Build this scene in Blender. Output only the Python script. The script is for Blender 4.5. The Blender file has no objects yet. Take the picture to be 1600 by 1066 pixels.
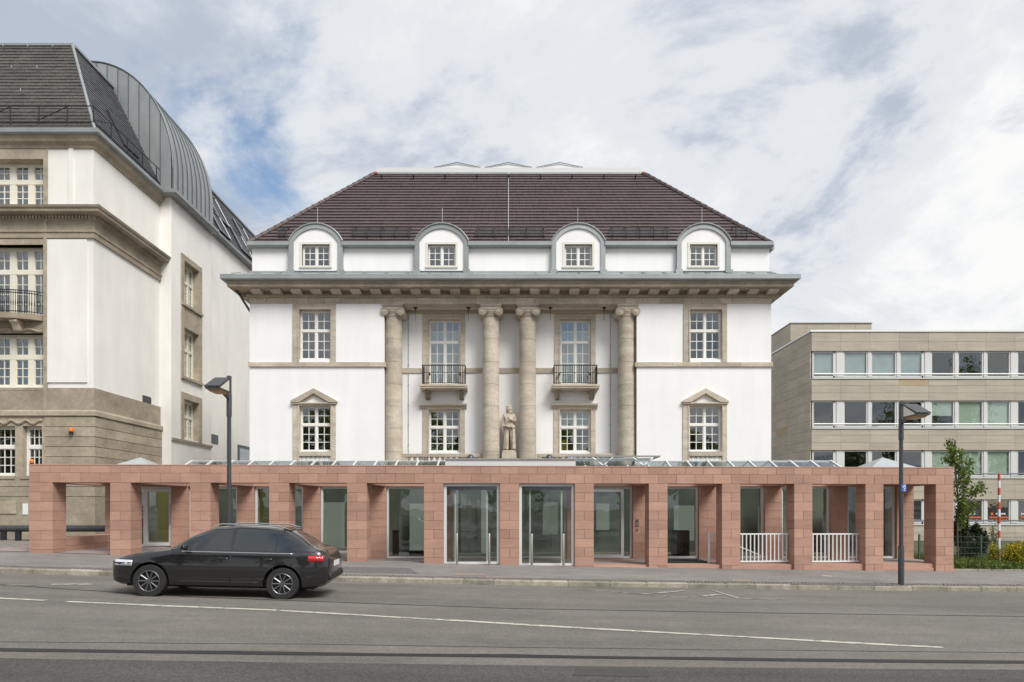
import bpy, bmesh, math, random
import numpy as np
from mathutils import Vector, Matrix
random.seed(7); np.random.seed(7)
R = math.radians
S = bpy.context.scene
C = S.collection
# ------------------------------------------------------------------ camera, sky, sun, exposure
F, CX, CY, EZ = 1066.7, 796.0, 793.0, 1.79      # focal length and vanishing point in photo pixels, eye height
cam = bpy.data.cameras.new('camera'); camo = bpy.data.objects.new('camera', cam); C.objects.link(camo)
cam.sensor_width = 36; cam.lens = 24; cam.clip_end = 3000; cam.clip_start = .1
cam.shift_x = (800 - CX) / 1600; cam.shift_y = (CY - 533) / 1600
camo.location = (0, 0, EZ); camo.rotation_euler = (R(90), 0, 0); S.camera = camo

SUN_EL, SUN_AZ = 47, 38                            # azimuth: degrees to the right of straight behind the camera
sd = Vector((math.sin(R(SUN_AZ)) * math.cos(R(SUN_EL)), -math.cos(R(SUN_AZ)) * math.cos(R(SUN_EL)), math.sin(R(SUN_EL))))
sl = bpy.data.lights.new('sun', 'SUN'); sl.energy = 2.0; sl.angle = R(26); sl.color = (1, .965, .92)
so = bpy.data.objects.new('sun', sl); C.objects.link(so); so.rotation_euler = sd.to_track_quat('Z', 'Y').to_euler()
so.location = (10, -20, 40)

def build_world():
    w = bpy.data.worlds.new('World'); S.world = w; w.use_nodes = True
    N, L = w.node_tree.nodes, w.node_tree.links; N.clear()
    out = N.new('ShaderNodeOutputWorld')
    sky = N.new('ShaderNodeTexSky'); sky.sky_type = 'NISHITA'; sky.sun_disc = False
    sky.sun_elevation = R(SUN_EL); sky.sun_rotation = math.atan2(sd.x, sd.y); sky.air_density = 1.2; sky.dust_density = .6
    b1 = N.new('ShaderNodeBackground'); b1.inputs[1].default_value = .085; L.new(sky.outputs[0], b1.inputs[0])
    tc = N.new('ShaderNodeTexCoord')
    sep = N.new('ShaderNodeSeparateXYZ'); L.new(tc.outputs['Generated'], sep.inputs[0])
    def m(op, a, b=None):
        n = N.new('ShaderNodeMath'); n.operation = op
        for i, v in enumerate((a, b)):
            if v is None: continue
            if isinstance(v, (int, float)): n.inputs[i].default_value = v
            else: L.new(v, n.inputs[i])
        return n.outputs[0]
    zc = m('ADD', m('MAXIMUM', sep.outputs[2], 0.0), .22)          # a flat cloud deck seen in perspective
    cb = N.new('ShaderNodeCombineXYZ'); L.new(m('DIVIDE', sep.outputs[0], zc), cb.inputs[0]); L.new(m('DIVIDE', sep.outputs[1], zc), cb.inputs[1])
    def noise(scale, detail, rough, off, dist=0.0):
        mp = N.new('ShaderNodeMapping'); mp.inputs['Location'].default_value = off; L.new(cb.outputs[0], mp.inputs[0])
        n = N.new('ShaderNodeTexNoise'); n.inputs['Scale'].default_value = scale; n.inputs['Detail'].default_value = detail
        n.inputs['Roughness'].default_value = rough; n.inputs['Distortion'].default_value = dist; L.new(mp.outputs[0], n.inputs[0]); return n.outputs[0]
    def ramp(v, pts):
        r = N.new('ShaderNodeValToRGB'); L.new(v, r.inputs[0]); r.color_ramp.interpolation = 'EASE'
        while len(r.color_ramp.elements) < len(pts): r.color_ramp.elements.new(.5)
        for e, (p, c) in zip(r.color_ramp.elements, pts): e.position = p; e.color = (*c, 1) if len(c) == 3 else c
        return r.outputs[0]
    cover = ramp(noise(1.0, 9, .60, (12.4, 6.1, 0), .4), [(.315, (0, 0, 0)), (.435, (1, 1, 1))])
    shade = ramp(noise(1.2, 10, .60, (8.8, 9.9, 2), .5), [(.37, (.29, .325, .385)), (.455, (.465, .485, .51)), (.58, (.58, .58, .575))])
    b2 = N.new('ShaderNodeBackground'); b2.inputs[1].default_value = .93; L.new(shade, b2.inputs[0])
    mx = N.new('ShaderNodeMixShader'); L.new(cover, mx.inputs[0]); L.new(b1.outputs[0], mx.inputs[1]); L.new(b2.outputs[0], mx.inputs[2])
    L.new(mx.outputs[0], out.inputs[0])
build_world()
S.view_settings.view_transform = 'Standard'; S.view_settings.look = 'None'; S.view_settings.exposure = .85
S.view_settings.gamma = 1; S.view_settings.use_curve_mapping = False
S.render.engine = 'CYCLES'
try:
    S.cycles.max_bounces = 8; S.cycles.transparent_max_bounces = 24; S.cycles.use_denoising = True
except Exception: pass

# ------------------------------------------------------------------ helpers
def X(u, D): return (u - CX) * D / F
def Z(v, D): return EZ + (CY - v) * D / F
WP = {}                                            # world position of each unrotated object
def wp(o): return WP.get(o.name, (0, 0, 0)) if o else (0, 0, 0)

class MB:
    def __init__(s): s.v = []; s.f = []
    def add(s, vs, fs):
        n = len(s.v); s.v += [tuple(p) for p in vs]; s.f += [tuple(i + n for i in f) for f in fs]; return s
    def box(s, x0, x1, y0, y1, z0, z1):
        return s.add([(x0,y0,z0),(x1,y0,z0),(x1,y1,z0),(x0,y1,z0),(x0,y0,z1),(x1,y0,z1),(x1,y1,z1),(x0,y1,z1)],
              [(0,3,2,1),(4,5,6,7),(0,1,5,4),(1,2,6,5),(2,3,7,6),(3,0,4,7)])
    def hexa(s, b, t):                              # bottom ring and top ring of the same length
        n = len(b)
        return s.add(list(b) + list(t), [tuple(range(n-1,-1,-1)), tuple(range(n, 2*n))] + [(i,(i+1)%n,n+(i+1)%n,n+i) for i in range(n)])
    def prism_y(s, pts, y0, y1):                    # polygon in XZ extruded along Y
        return s.hexa([(x,y0,z) for x,z in pts], [(x,y1,z) for x,z in pts])
    def prism_x(s, pts, x0, x1):                    # polygon in YZ extruded along X
        return s.hexa([(x0,y,z) for y,z in pts], [(x1,y,z) for y,z in pts])
    def tube(s, p0, p1, r, n=8, r1=None, cap=True):
        p0, p1 = Vector(p0), Vector(p1); d = (p1 - p0)
        if d.length < 1e-6: return s
        q = d.to_track_quat('Z', 'Y'); r1 = r if r1 is None else r1
        ring = [q @ Vector((math.cos(2*math.pi*i/n), math.sin(2*math.pi*i/n), 0)) for i in range(n)]
        vs = [p0 + a*r for a in ring] + [p1 + a*r1 for a in ring]
        fs = [(i,(i+1)%n,n+(i+1)%n,n+i) for i in range(n)]
        if cap: fs += [tuple(range(n-1,-1,-1)), tuple(range(n,2*n))]
        return s.add(vs, fs)
    def path(s, pts, r, n=6):
        for a, b in zip(pts[:-1], pts[1:]): s.tube(a, b, r, n)
        return s
    def lathe(s, prof, c=(0,0,0), n=16):            # profile of (r, z)
        k = len(prof); vs = []
        for r, z in prof:
            for i in range(n):
                a = 2*math.pi*i/n; vs.append((c[0]+r*math.cos(a), c[1]+r*math.sin(a), c[2]+z))
        fs = [(j*n+i, j*n+(i+1)%n, (j+1)*n+(i+1)%n, (j+1)*n+i) for j in range(k-1) for i in range(n)]
        fs += [tuple(range(n-1,-1,-1)), tuple(range((k-1)*n, k*n))]
        return s.add(vs, fs)
    def sweep(s, path, prof):                       # plan path (outside lies to the right when walking it), profile of (out, z), mitred
        P = [Vector(p) for p in path]; n = len(P); rings = []
        for i in range(n):
            ns = []
            if i > 0: d = (P[i]-P[i-1]).normalized(); ns.append(Vector((d.y, -d.x)))
            if i < n-1: d = (P[i+1]-P[i]).normalized(); ns.append(Vector((d.y, -d.x)))
            m = ns[0] if len(ns) == 1 else (ns[0]+ns[1]) / max(.2, 1 + ns[0].dot(ns[1]))
            rings.append([(P[i].x+m.x*o, P[i].y+m.y*o, z) for o, z in prof])
        k = len(prof); vs = [p for r in rings for p in r]
        fs = [(i*k+j, (i+1)*k+j, (i+1)*k+(j+1)%k, i*k+(j+1)%k) for i in range(n-1) for j in range(k)]
        fs += [tuple(range(k)), tuple(range(n*k-1, (n-1)*k-1, -1))]
        return s.add(vs, fs)
    def mesh(s, name, off=(0,0,0), bevel=0, smooth=False):
        me = bpy.data.meshes.new(name)
        me.from_pydata([(p[0]-off[0], p[1]-off[1], p[2]-off[2]) for p in s.v], [], s.f)
        bm = bmesh.new(); bm.from_mesh(me)
        bmesh.ops.recalc_face_normals(bm, faces=bm.faces)
        if bevel: bmesh.ops.bevel(bm, geom=list(bm.edges), offset=bevel, segments=1, affect='EDGES', profile=.5, clamp_overlap=True)
        bm.to_mesh(me); bm.free()
        if smooth:
            me.polygons.foreach_set('use_smooth', [True]*len(me.polygons))
            try: me.set_sharp_from_angle(angle=R(40))
            except Exception: pass
        me.update(); return me
    def build(s, name, mat, parent=None, bevel=0, smooth=False, origin=None, **kw):
        if parent is not None: off = wp(parent)
        elif origin is not None: off = origin
        else: off = (0,0,0)
        o = link(name, s.mesh(name, off, bevel, smooth), mat, parent)
        if parent is None: o.location = off
        WP[o.name] = off
        tag(o, **kw); return o

def link(name, data, mat=None, parent=None, loc=(0,0,0), rz=0.0):
    o = bpy.data.objects.new(name, data); C.objects.link(o)
    if mat is not None and data is not None and not data.materials: data.materials.append(mat)
    o.parent = parent; o.location = loc; o.rotation_euler = (0, 0, rz); return o
def tag(o, label=None, cat=None, group=None, kind=None):
    if label: o['label'] = label
    if cat: o['category'] = cat
    if group: o['group'] = group
    if kind: o['kind'] = kind
    return o
def thing(name, loc, label, cat, group=None, rz=0.0):
    o = link(name, None, None, None, loc, rz); o.empty_display_size = .3; WP[o.name] = tuple(loc); return tag(o, label, cat, group)
def piece(name, me, parent, w, rz=0.0):             # a shared-mesh piece at world position w under an unrotated parent
    p = wp(parent); o = link(name, me, None, parent, (w[0]-p[0], w[1]-p[1], w[2]-p[2]), rz); WP[o.name] = tuple(w); return o
def shared(me, mat): me.materials.append(mat); return me

# ------------------------------------------------------------------ materials
MATS = {}
def mat(name, col, rough=.8, metal=0.0, noise=(), bump=None, rnd=0.0, spec=.5, hue=None, trans=0.0, coat=0.0, fleck=None):
    """noise: (scale, amount, stretch xyz) multiplies the colour; rnd: per-object variation; bump: (scale, strength, distance)"""
    m = bpy.data.materials.new(name); m.use_nodes = True; N, L = m.node_tree.nodes, m.node_tree.links
    b = N['Principled BSDF']; b.inputs['Roughness'].default_value = rough; b.inputs['Metallic'].default_value = metal
    b.inputs['Specular IOR Level'].default_value = spec
    if coat: b.inputs['Coat Weight'].default_value = coat; b.inputs['Coat Roughness'].default_value = .03
    geo = N.new('ShaderNodeNewGeometry'); pos = geo.outputs['Position']
    rgb = N.new('ShaderNodeRGB'); rgb.outputs[0].default_value = (*col, 1); cur = rgb.outputs[0]
    def mul(cur, fac_out, lo, hi, fmin=.3, fmax=.7):
        mr = N.new('ShaderNodeMapRange'); L.new(fac_out, mr.inputs[0]); mr.inputs[1].default_value = fmin; mr.inputs[2].default_value = fmax
        mr.inputs[3].default_value = lo; mr.inputs[4].default_value = hi
        v = N.new('ShaderNodeVectorMath'); v.operation = 'SCALE'; L.new(cur, v.inputs[0]); L.new(mr.outputs[0], v.inputs['Scale']); return v.outputs[0]
    for nz in noise:
        sc, am = nz[0], nz[1]; st = nz[2] if len(nz) > 2 else (1,1,1)
        mp = N.new('ShaderNodeMapping'); mp.inputs['Scale'].default_value = st; L.new(pos, mp.inputs[0])
        t = N.new('ShaderNodeTexNoise'); t.inputs['Scale'].default_value = sc; t.inputs['Detail'].default_value = 5; t.inputs['Roughness'].default_value = .6
        L.new(mp.outputs[0], t.inputs[0]); cur = mul(cur, t.outputs[0], 1-am, 1+am)
    if hue:                                        # second colour mixed in by large noise: (col, scale, lo, hi, stretch)
        mp = N.new('ShaderNodeMapping'); mp.inputs['Scale'].default_value = hue[4] if len(hue) > 4 else (1,1,1); L.new(pos, mp.inputs[0])
        t = N.new('ShaderNodeTexNoise'); t.inputs['Scale'].default_value = hue[1]; t.inputs['Detail'].default_value = 6; t.inputs['Roughness'].default_value = .65
        L.new(mp.outputs[0], t.inputs[0])
        mr = N.new('ShaderNodeMapRange'); L.new(t.outputs[0], mr.inputs[0]); mr.inputs[1].default_value = hue[2]; mr.inputs[2].default_value = hue[3]
        mx = N.new('ShaderNodeMix'); mx.data_type = 'RGBA'; L.new(mr.outputs[0], mx.inputs[0]); L.new(cur, mx.inputs[6]); mx.inputs[7].default_value = (*hue[0], 1); cur = mx.outputs[2]
    if fleck:                                      # small grains: (scale, amount)
        t = N.new('ShaderNodeTexVoronoi'); t.inputs['Scale'].default_value = fleck[0]; L.new(pos, t.inputs[0])
        sp = N.new('ShaderNodeSeparateColor'); L.new(t.outputs['Color'], sp.inputs[0]); cur = mul(cur, sp.outputs[0], 1-fleck[1], 1+fleck[1], 0, 1)
    if rnd:
        oi = N.new('ShaderNodeObjectInfo'); cur = mul(cur, oi.outputs['Random'], 1-rnd, 1+rnd, 0, 1)
    L.new(cur, b.inputs['Base Color'])
    if bump:
        t = N.new('ShaderNodeTexNoise'); t.inputs['Scale'].default_value = bump[0]; t.inputs['Detail'].default_value = 4; L.new(pos, t.inputs[0])
        bp = N.new('ShaderNodeBump'); bp.inputs['Strength'].default_value = bump[1]; bp.inputs['Distance'].default_value = bump[2] if len(bump) > 2 else .02
        L.new(t.outputs[0], bp.inputs['Height']); L.new(bp.outputs[0], b.inputs['Normal'])
    if trans:                                      # leaf: some light passes through
        tr = N.new('ShaderNodeBsdfTranslucent'); L.new(cur, tr.inputs[0]); mx = N.new('ShaderNodeMixShader'); mx.inputs[0].default_value = trans
        L.new(b.outputs[0], mx.inputs[1]); L.new(tr.outputs[0], mx.inputs[2]); L.new(mx.outputs[0], N['Material Output'].inputs[0])
    MATS[name] = m; return m
def glass_mat(name, tint=(.85,.9,.88), ior=1.9, rough=.0):
    m = bpy.data.materials.new(name); m.use_nodes = True; N, L = m.node_tree.nodes, m.node_tree.links; N.clear()
    o = N.new('ShaderNodeOutputMaterial'); fr = N.new('ShaderNodeFresnel'); fr.inputs[0].default_value = ior
    t = N.new('ShaderNodeBsdfTransparent'); t.inputs[0].default_value = (*tint, 1)
    g = N.new('ShaderNodeBsdfGlossy'); g.inputs['Roughness'].default_value = rough; g.inputs[0].default_value = (.95,.97,1,1)
    geo = N.new('ShaderNodeNewGeometry'); mr = N.new('ShaderNodeMapRange'); L.new(geo.outputs['Backfacing'], mr.inputs[0]); mr.inputs[3].default_value = ior; mr.inputs[4].default_value = 1/ior; L.new(mr.outputs[0], fr.inputs[0])   # same reflectance from both sides of a pane
    nz = N.new('ShaderNodeTexNoise'); nz.inputs['Scale'].default_value = 1.3; L.new(geo.outputs['Position'], nz.inputs[0])
    bp = N.new('ShaderNodeBump'); bp.inputs['Strength'].default_value = .06; bp.inputs['Distance'].default_value = .05; L.new(nz.outputs[0], bp.inputs['Height']); L.new(bp.outputs[0], g.inputs['Normal'])
    x = N.new('ShaderNodeMixShader'); L.new(fr.outputs[0], x.inputs[0]); L.new(t.outputs[0], x.inputs[1]); L.new(g.outputs[0], x.inputs[2]); L.new(x.outputs[0], o.inputs[0]); return m

plaster = mat('white_plaster', (.82,.82,.815), .9, noise=[(.5,.03),(2.2,.03,(1,1,.12))], bump=(60,.12,.004))
cream = mat('cream_plaster', (.785,.768,.728), .9, noise=[(.35,.06),(1.4,.05,(1,1,.2))], bump=(50,.15,.005))
lime = mat('limestone', (.475,.42,.34), .9, noise=[(1.6,.2,(.6,.6,2.2)),(9,.12)], bump=(25,.35,.012), rnd=.13, hue=((.41,.335,.25),.9,.5,.8))
limed = mat('dark_limestone', (.345,.297,.225), .92, noise=[(1.1,.22,(1,1,1.4)),(7,.14)], bump=(25,.4,.014), rnd=.1, hue=((.24,.2,.145),.7,.52,.85,(1,1,.4)))
sand = mat('red_sandstone', (.405,.243,.183), .88, noise=[(.7,.08),(5,.07,(.5,.5,2.5)),(38,.06)], bump=(70,.2,.004), rnd=.125, hue=((.325,.18,.14),1.7,.5,.85,(.6,.6,1.3)))
zinc = mat('zinc', (.29,.31,.31), .5, .3, noise=[(.8,.12),(4,.06,(1,1,.3))], rnd=.08)
tile = mat('brown_roof_tile', (.085,.061,.06), .62, noise=[(.8,.12),(7,.1,(1,1,1))], bump=(30,.2,.01))
slate = mat('grey_slate', (.075,.068,.058), .6, noise=[(.9,.2),(9,.3)], bump=(20,.25,.01))
slate2 = mat('blue_slate', (.066,.067,.072), .55, noise=[(.9,.2),(9,.3)], bump=(20,.25,.01))
wood = mat('white_window_paint', (.78,.77,.73), .5)
creamwood = mat('cream_window_paint', (.72,.69,.58), .5)
alu = mat('white_aluminium', (.68,.69,.69), .38, .15)
glass = glass_mat('window_glass', (.88,.92,.92), 1.95)
glassg = glass_mat('foyer_glass', (.86,.89,.86), 1.62)
glassr = glass_mat('roof_glass', (.55,.62,.62), 1.7, .02)
glassb = glass_mat('office_glass', (.93,.96,.94), 1.8)
asph = mat('asphalt', (.148,.137,.12), .9, noise=[(.22,.16),(1.2,.16,(.08,1,1)),(2.5,.08),(14,.1)], hue=((.085,.08,.074),.8,.56,.8,(.3,1,1)), bump=(160,.5,.01), fleck=(75,.3))
asphd = mat('dark_asphalt', (.074,.07,.064), .92, noise=[(.3,.16),(2.2,.16,(.1,1,1)),(18,.12)], bump=(120,.7,.014), fleck=(58,.4))
pave = mat('pavement_asphalt', (.205,.19,.178), .92, noise=[(.45,.12),(2.5,.14,(.4,1,1)),(12,.08)], bump=(120,.4,.01), fleck=(70,.25))
granite = mat('kerb_granite', (.29,.265,.215), .85, noise=[(3,.22),(20,.2)], bump=(30,.4,.02), rnd=.2, hue=((.14,.13,.1),2.5,.5,.75))
cobble = mat('cobble_stone', (.18,.165,.15), .85, noise=[(4,.2),(25,.2)], bump=(40,.4,.01))
paint = mat('road_paint', (.52,.49,.42), .8, noise=[(5,.15),(30,.18)], hue=((.15,.14,.125),7,.5,.68))
paintw = mat('worn_road_paint', (.42,.39,.33), .85, noise=[(5,.15),(30,.18)], hue=((.125,.118,.106),7,.44,.6))
tar = mat('tar_joint', (.016,.0155,.015), .7, noise=[(6,.2)])
steel = mat('dark_grey_steel', (.085,.09,.098), .42, .6, noise=[(3,.08)])
iron = mat('wrought_iron', (.035,.037,.042), .5, .5)
inox = mat('stainless_steel', (.45,.42,.38), .3, .9)
concrete = mat('travertine_panel', (.41,.365,.30), .85, noise=[(1.6,.1,(.35,.35,5)),(.5,.1),(10,.06)], bump=(20,.25,.01), rnd=.07)
tan = mat('tan_panel', (.40,.315,.2), .85, noise=[(2,.08)])
white = mat('white_metal', (.76,.76,.75), .4)
officewhite = mat('office_frame', (.6,.6,.59), .5)
room = mat('room_wall', (.56,.57,.44), .9)
roomdark = mat('dim_room', (.10,.105,.10), .95)
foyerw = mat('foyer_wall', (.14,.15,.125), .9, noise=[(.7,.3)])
curtain = mat('net_curtain', (.62,.62,.6), .95, noise=[(14,.12,(1,1,.02))])
olive = mat('olive_panel', (.125,.12,.035), .8, noise=[(1.5,.1)])
blindg = mat('pale_grey_blind', (.36,.40,.42), .9, noise=[(2,.08)])
blindm = mat('pale_green_blind', (.42,.48,.42), .9, noise=[(2,.05)])
black = mat('black_rubber', (.02,.02,.021), .8)
soil = mat('soil', (.09,.07,.05), .95, noise=[(3,.3)])
grassm = mat('grass_blade', (.11,.16,.032), .8, noise=[(2.5,.4)], trans=.3)
leafm = mat('leaf_fresh', (.125,.18,.03), .6, noise=[(5,.35)], trans=.35)
leafd = mat('leaf_dark', (.025,.045,.014), .6, noise=[(4,.4)], trans=.2)
leaft = mat('leaf_mass', (.17,.21,.045), .7, noise=[(1,.4)], trans=.6)
yel = mat('yellow_blossom', (.62,.48,.03), .7, noise=[(5,.2)], trans=.3)
bark = mat('bark', (.11,.085,.06), .9, noise=[(8,.3)])
redp = mat('red_paint', (.50,.085,.045), .55)
orange = mat('orange_plastic', (.85,.2,.015), .4)
blue = mat('blue_plate', (.03,.1,.42), .4)
magenta = mat('magenta_print', (.45,.02,.12), .5)
mint = mat('mint_print', (.45,.62,.56), .5)
statuem = mat('statue_stone', (.5,.435,.35), .9, noise=[(6,.2),(20,.15)], bump=(40,.4,.01))

# ------------------------------------------------------------------ ground heights (the street falls to the right and runs slightly askew)
KS = .058
def kerbD(x): return 17.45 + KS * x
def wallD(x): return 21.2 + KS * x
def zw(x):
    x = max(-22, min(22, x)); return -.025 * x + .0004 * x * x
def zs(x, y):
    t = y - kerbD(x)
    if t >= 0: return zw(x) - .02 * max(0, 3.75 - t)
    return zw(x) - .075 - .125 + .014 * min(-t, 6)
def on_road(u, v, dz=0):                             # where a mark seen at a photo pixel lies on the street
    D = 12.0
    for _ in range(40):
        h = EZ - zs(X(u, D), D) - dz; D = .5 * D + .5 * F * h / (v - CY)
    return X(u, D), D
def sheet(name, fn, xs, ts, m, dz=0.0, parent=None, **kw):
    """ground sheet: fn(x, t) -> y; heights from zs"""
    vs, fs = [], []; n = len(ts)
    for x in xs:
        for t in ts:
            y = fn(x, t); vs.append((x, y, zs(x, y) + dz))
    for i in range(len(xs)-1):
        for j in range(n-1): fs.append((i*n+j, (i+1)*n+j, (i+1)*n+j+1, i*n+j+1))
    b = MB(); b.add(vs, fs); o = b.build(name, m, parent, **kw); return o
XS = [-160, -90, -50] + [x*1.0 for x in range(-32, 33)] + [50, 90, 160]

MB().add([(-1500,-1500,-1.1),(1500,-1500,-1.1),(1500,1500,-1.1),(-1500,1500,-1.1)], [(0,1,2,3)]).build('ground', soil, kind='structure')
road = sheet('road', lambda x, t: kerbD(x)+t, XS, [-15.5,-12,-11,-10,-9.2], asphd, kind='structure')
road2 = sheet('road_far_lane', lambda x, t: kerbD(x)+t, XS, [-9.2,-8,-6,-5,-4,-3,-2,-1,-.5,-.004], asph, kind='structure')
sheet('promenade', lambda x, t: kerbD(x)+t, XS, [-70,-40,-20,-15.5], pave, .03, kind='structure')
pav = sheet('pavement', lambda x, t: kerbD(x)+t, [x for x in XS], [.55,1,1.5,2,2.5,3,3.5,3.75,4.4], pave, kind='structure')
sheet('forecourt', lambda x, t: max(kerbD(x)+4.4, 0)+t, [-60,-40]+[x*1.0 for x in range(-28,-12)]+[-12.6], [0,1,2,3,4,6,9,13,20], mat('forecourt_cobbles', (.21,.19,.17), .9, noise=[(2,.12),(9,.3)], bump=(14,.8,.03), fleck=(9,.3)), 0, kind='structure')
sheet('garden', lambda x, t: kerbD(x)+4.4+t, [14.36]+[x*1.0 for x in range(15,33)]+[50,90], [0,1,2,3,4,6,9,13,20,30,60], mat('garden_soil', (.07,.075,.03), .95, noise=[(1.5,.3),(9,.3)], bump=(8,.8,.05)), .0, kind='structure')

# kerb with single stones, cobble strip behind it
kerb = MB()
for i in range(len(XS)-1):
    a, b_ = XS[i], XS[i+1]
    kerb.hexa([(a,kerbD(a)+.02,zs(a,kerbD(a)+.01)-.3),(b_,kerbD(b_)+.02,zs(b_,kerbD(b_)+.01)-.3),(b_,kerbD(b_)+.16,zs(b_,kerbD(b_)+.01)-.3),(a,kerbD(a)+.16,zs(a,kerbD(a)+.01)-.3)],
              [(a,kerbD(a)+.02,zs(a,kerbD(a)+.01)-.012),(b_,kerbD(b_)+.02,zs(b_,kerbD(b_)+.01)-.012),(b_,kerbD(b_)+.16,zs(b_,kerbD(b_)+.01)-.012),(a,kerbD(a)+.16,zs(a,kerbD(a)+.01)-.012)])
kerbo = kerb.build('kerb', granite, kind='structure')
x = -14.5
while x < 16.5:
    l = random.choice([.78,.95,1.0,1.02,1.1]); a, b_ = x+.006, x+l-.006; j = random.uniform(-.006,.008)
    ring = lambda dz, ins: [(a+ins,kerbD(a)+ins,zs(a,kerbD(a)+.01)+dz),(b_-ins,kerbD(b_)+ins,zs(b_,kerbD(b_)+.01)+dz),(b_-ins,kerbD(b_)+.18,zs(b_,kerbD(b_)+.01)+dz),(a+ins,kerbD(a)+.18,zs(a,kerbD(a)+.01)+dz)]
    m_ = MB(); m_.hexa(ring(-.2, 0), ring(j-.02, 0)); m_.hexa(ring(j-.0199, .0), ring(j+.004, .02)); m_.build('kerb_stone', granite, kerbo, origin=None)
    x += l
cob = MB()
for r_ in range(3):
    x = -15.0
    while x < 16.5:
        w_ = random.uniform(.085,.115); t = .19 + r_*.118; y = kerbD(x)+t; z = zs(x, y)+random.uniform(-.004,.007)
        cob.hexa([(x,y,z-.06),(x+w_-.014,y,z-.06),(x+w_-.014,y+.1,z-.06),(x,y+.1,z-.06)], [(x+.01,y+.01,z+.012),(x+w_-.024,y+.01,z+.012),(x+w_-.024,y+.09,z+.012),(x+.01,y+.09,z+.012)]); x += w_
cob.build('cobble_strip', cobble, label='strip of small grey cobbles between kerb and pavement', cat='paving', kind='stuff')
sheet('cobble_bed', lambda x, t: kerbD(x)+t, XS, [.17,.56], soil, -.006, kind='structure')

# road markings, tar joints: thin sheets on the road
def stripe(name, pts, w, m, dz, parent, wtaper=None):
    b = MB(); vs = []; n = len(pts)
    dense = []
    for (a, c) in zip(pts[:-1], pts[1:]):
        k = max(1, int(math.hypot(c[0]-a[0], c[1]-a[1]) / .8))
        dense += [(a[0]+(c[0]-a[0])*i/k, a[1]+(c[1]-a[1])*i/k) for i in range(k)]
    dense.append(pts[-1]); n = len(dense)
    for i, (px, py) in enumerate(dense):
        q = dense[min(i+1, n-1)]; p = dense[max(i-1, 0)]; d = Vector((q[0]-p[0], q[1]-p[1])).normalized(); nn = Vector((-d.y, d.x)) * w * .5 * random.uniform(.8,1.2); px += random.gauss(0,.006); py += random.gauss(0,.008)
        for sg in (1, -1):
            xx, yy = px+nn.x*sg, py+nn.y*sg; vs.append((xx, yy, zs(xx, yy)+dz))
    b.add(vs, [(2*i, 2*i+1, 2*i+3, 2*i+2) for i in range(n-1)]); return b.build(name, m, parent)
def rd(*uv): return [on_road(u, v) for u, v in uv]
stripe('lane_line', rd((-200,926),(72,938.5)), .13, paint, .006, road2)
stripe('lane_line', rd((103,940.5),(433,954)), .13, paint, .006, road2)
stripe('lane_line', rd((438,954.3),(800,975.5)), .13, paint, .006, road2)
stripe('lane_line', rd((800,975.6),(1160,995.5),(1340,1005.5),(1474,1012)), .12, paint, .006, road2)
stripe('tar_joint', rd((-250,1011),(0,1015.5),(800,1025.5),(1600,1035.5),(1900,1039)), .17, tar, .005, road2)
stripe('tar_joint', rd((-200,903),(0,914),(300,933),(800,951),(1600,963.5),(1900,966)), .05, tar, .005, road2)
stripe('tar_joint', rd((0,1003),(500,1007),(1000,1014),(1600,1020)), .035, mat('seam', (.1,.093,.083), .9), .005, road2)
stripe('parking_line', rd((905,921),(960,925.4),(1060,933),(1232,937.8)), .07, paintw, .007, road2)
stripe('parking_line', rd((1002,929),(1035,926.6),(1068,923.6)), .16, paintw, .011, road2)
stripe('parking_line', rd((1096,932),(1126,929.6)), .16, paintw, .011, road2)
stripe('parking_line', rd((1115,923.6),(1155,935.6)), .1, paintw, .011, road2)
stripe('faded_arrow', rd((82,913.5),(148,913.2)), .3, paintw, .007, road2)
stripe('faded_line', rd((-60,916),(60,914.5)), .08, paintw, .007, road2)
def patch(name, us, m, parent, dz=.005):
    pts = [on_road(u, v) for u, v in us]; b = MB(); b.add([(x,y,zs(x,y)+dz) for x,y in pts], [tuple(range(len(pts)))]); return b.build(name, m, parent)
manh = mat('worn_patch', (.27,.205,.165), .9, noise=[(9,.2)], bump=(60,.4,.01))
patch('utility_cover', [(712,895.5),(756,896.5),(758,899.5),(708,898.8)], manh, pav)
patch('utility_cover', [(1146,905.5),(1172,906.5),(1174,909),(1143,908.4)], manh, pav)
patch('utility_cover', [(757,900.4),(812,902),(812,904.3),(760,903.6)], manh, pav)
patch('painted_mark', [(1286,899),(1308,900.3),(1302,901.8),(1284,900.6)], paintw, pav)
patch('asphalt_patch', [(480,884),(640,888),(655,897),(470,893)], mat('patch_dark', (.13,.12,.118), .92, noise=[(10,.12)], fleck=(70,.2)), pav, .004)
patch('asphalt_patch', [(1240,911),(1420,915.5),(1420,918),(1235,914)], MATS['patch_dark'], pav, .004)

patch('repair_patch', [(900,1043),(1010,1045),(1016,1058),(895,1056)], mat('road_repair_dark', (.055,.052,.048), .9, noise=[(8,.15)]), road, .0035)
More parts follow.
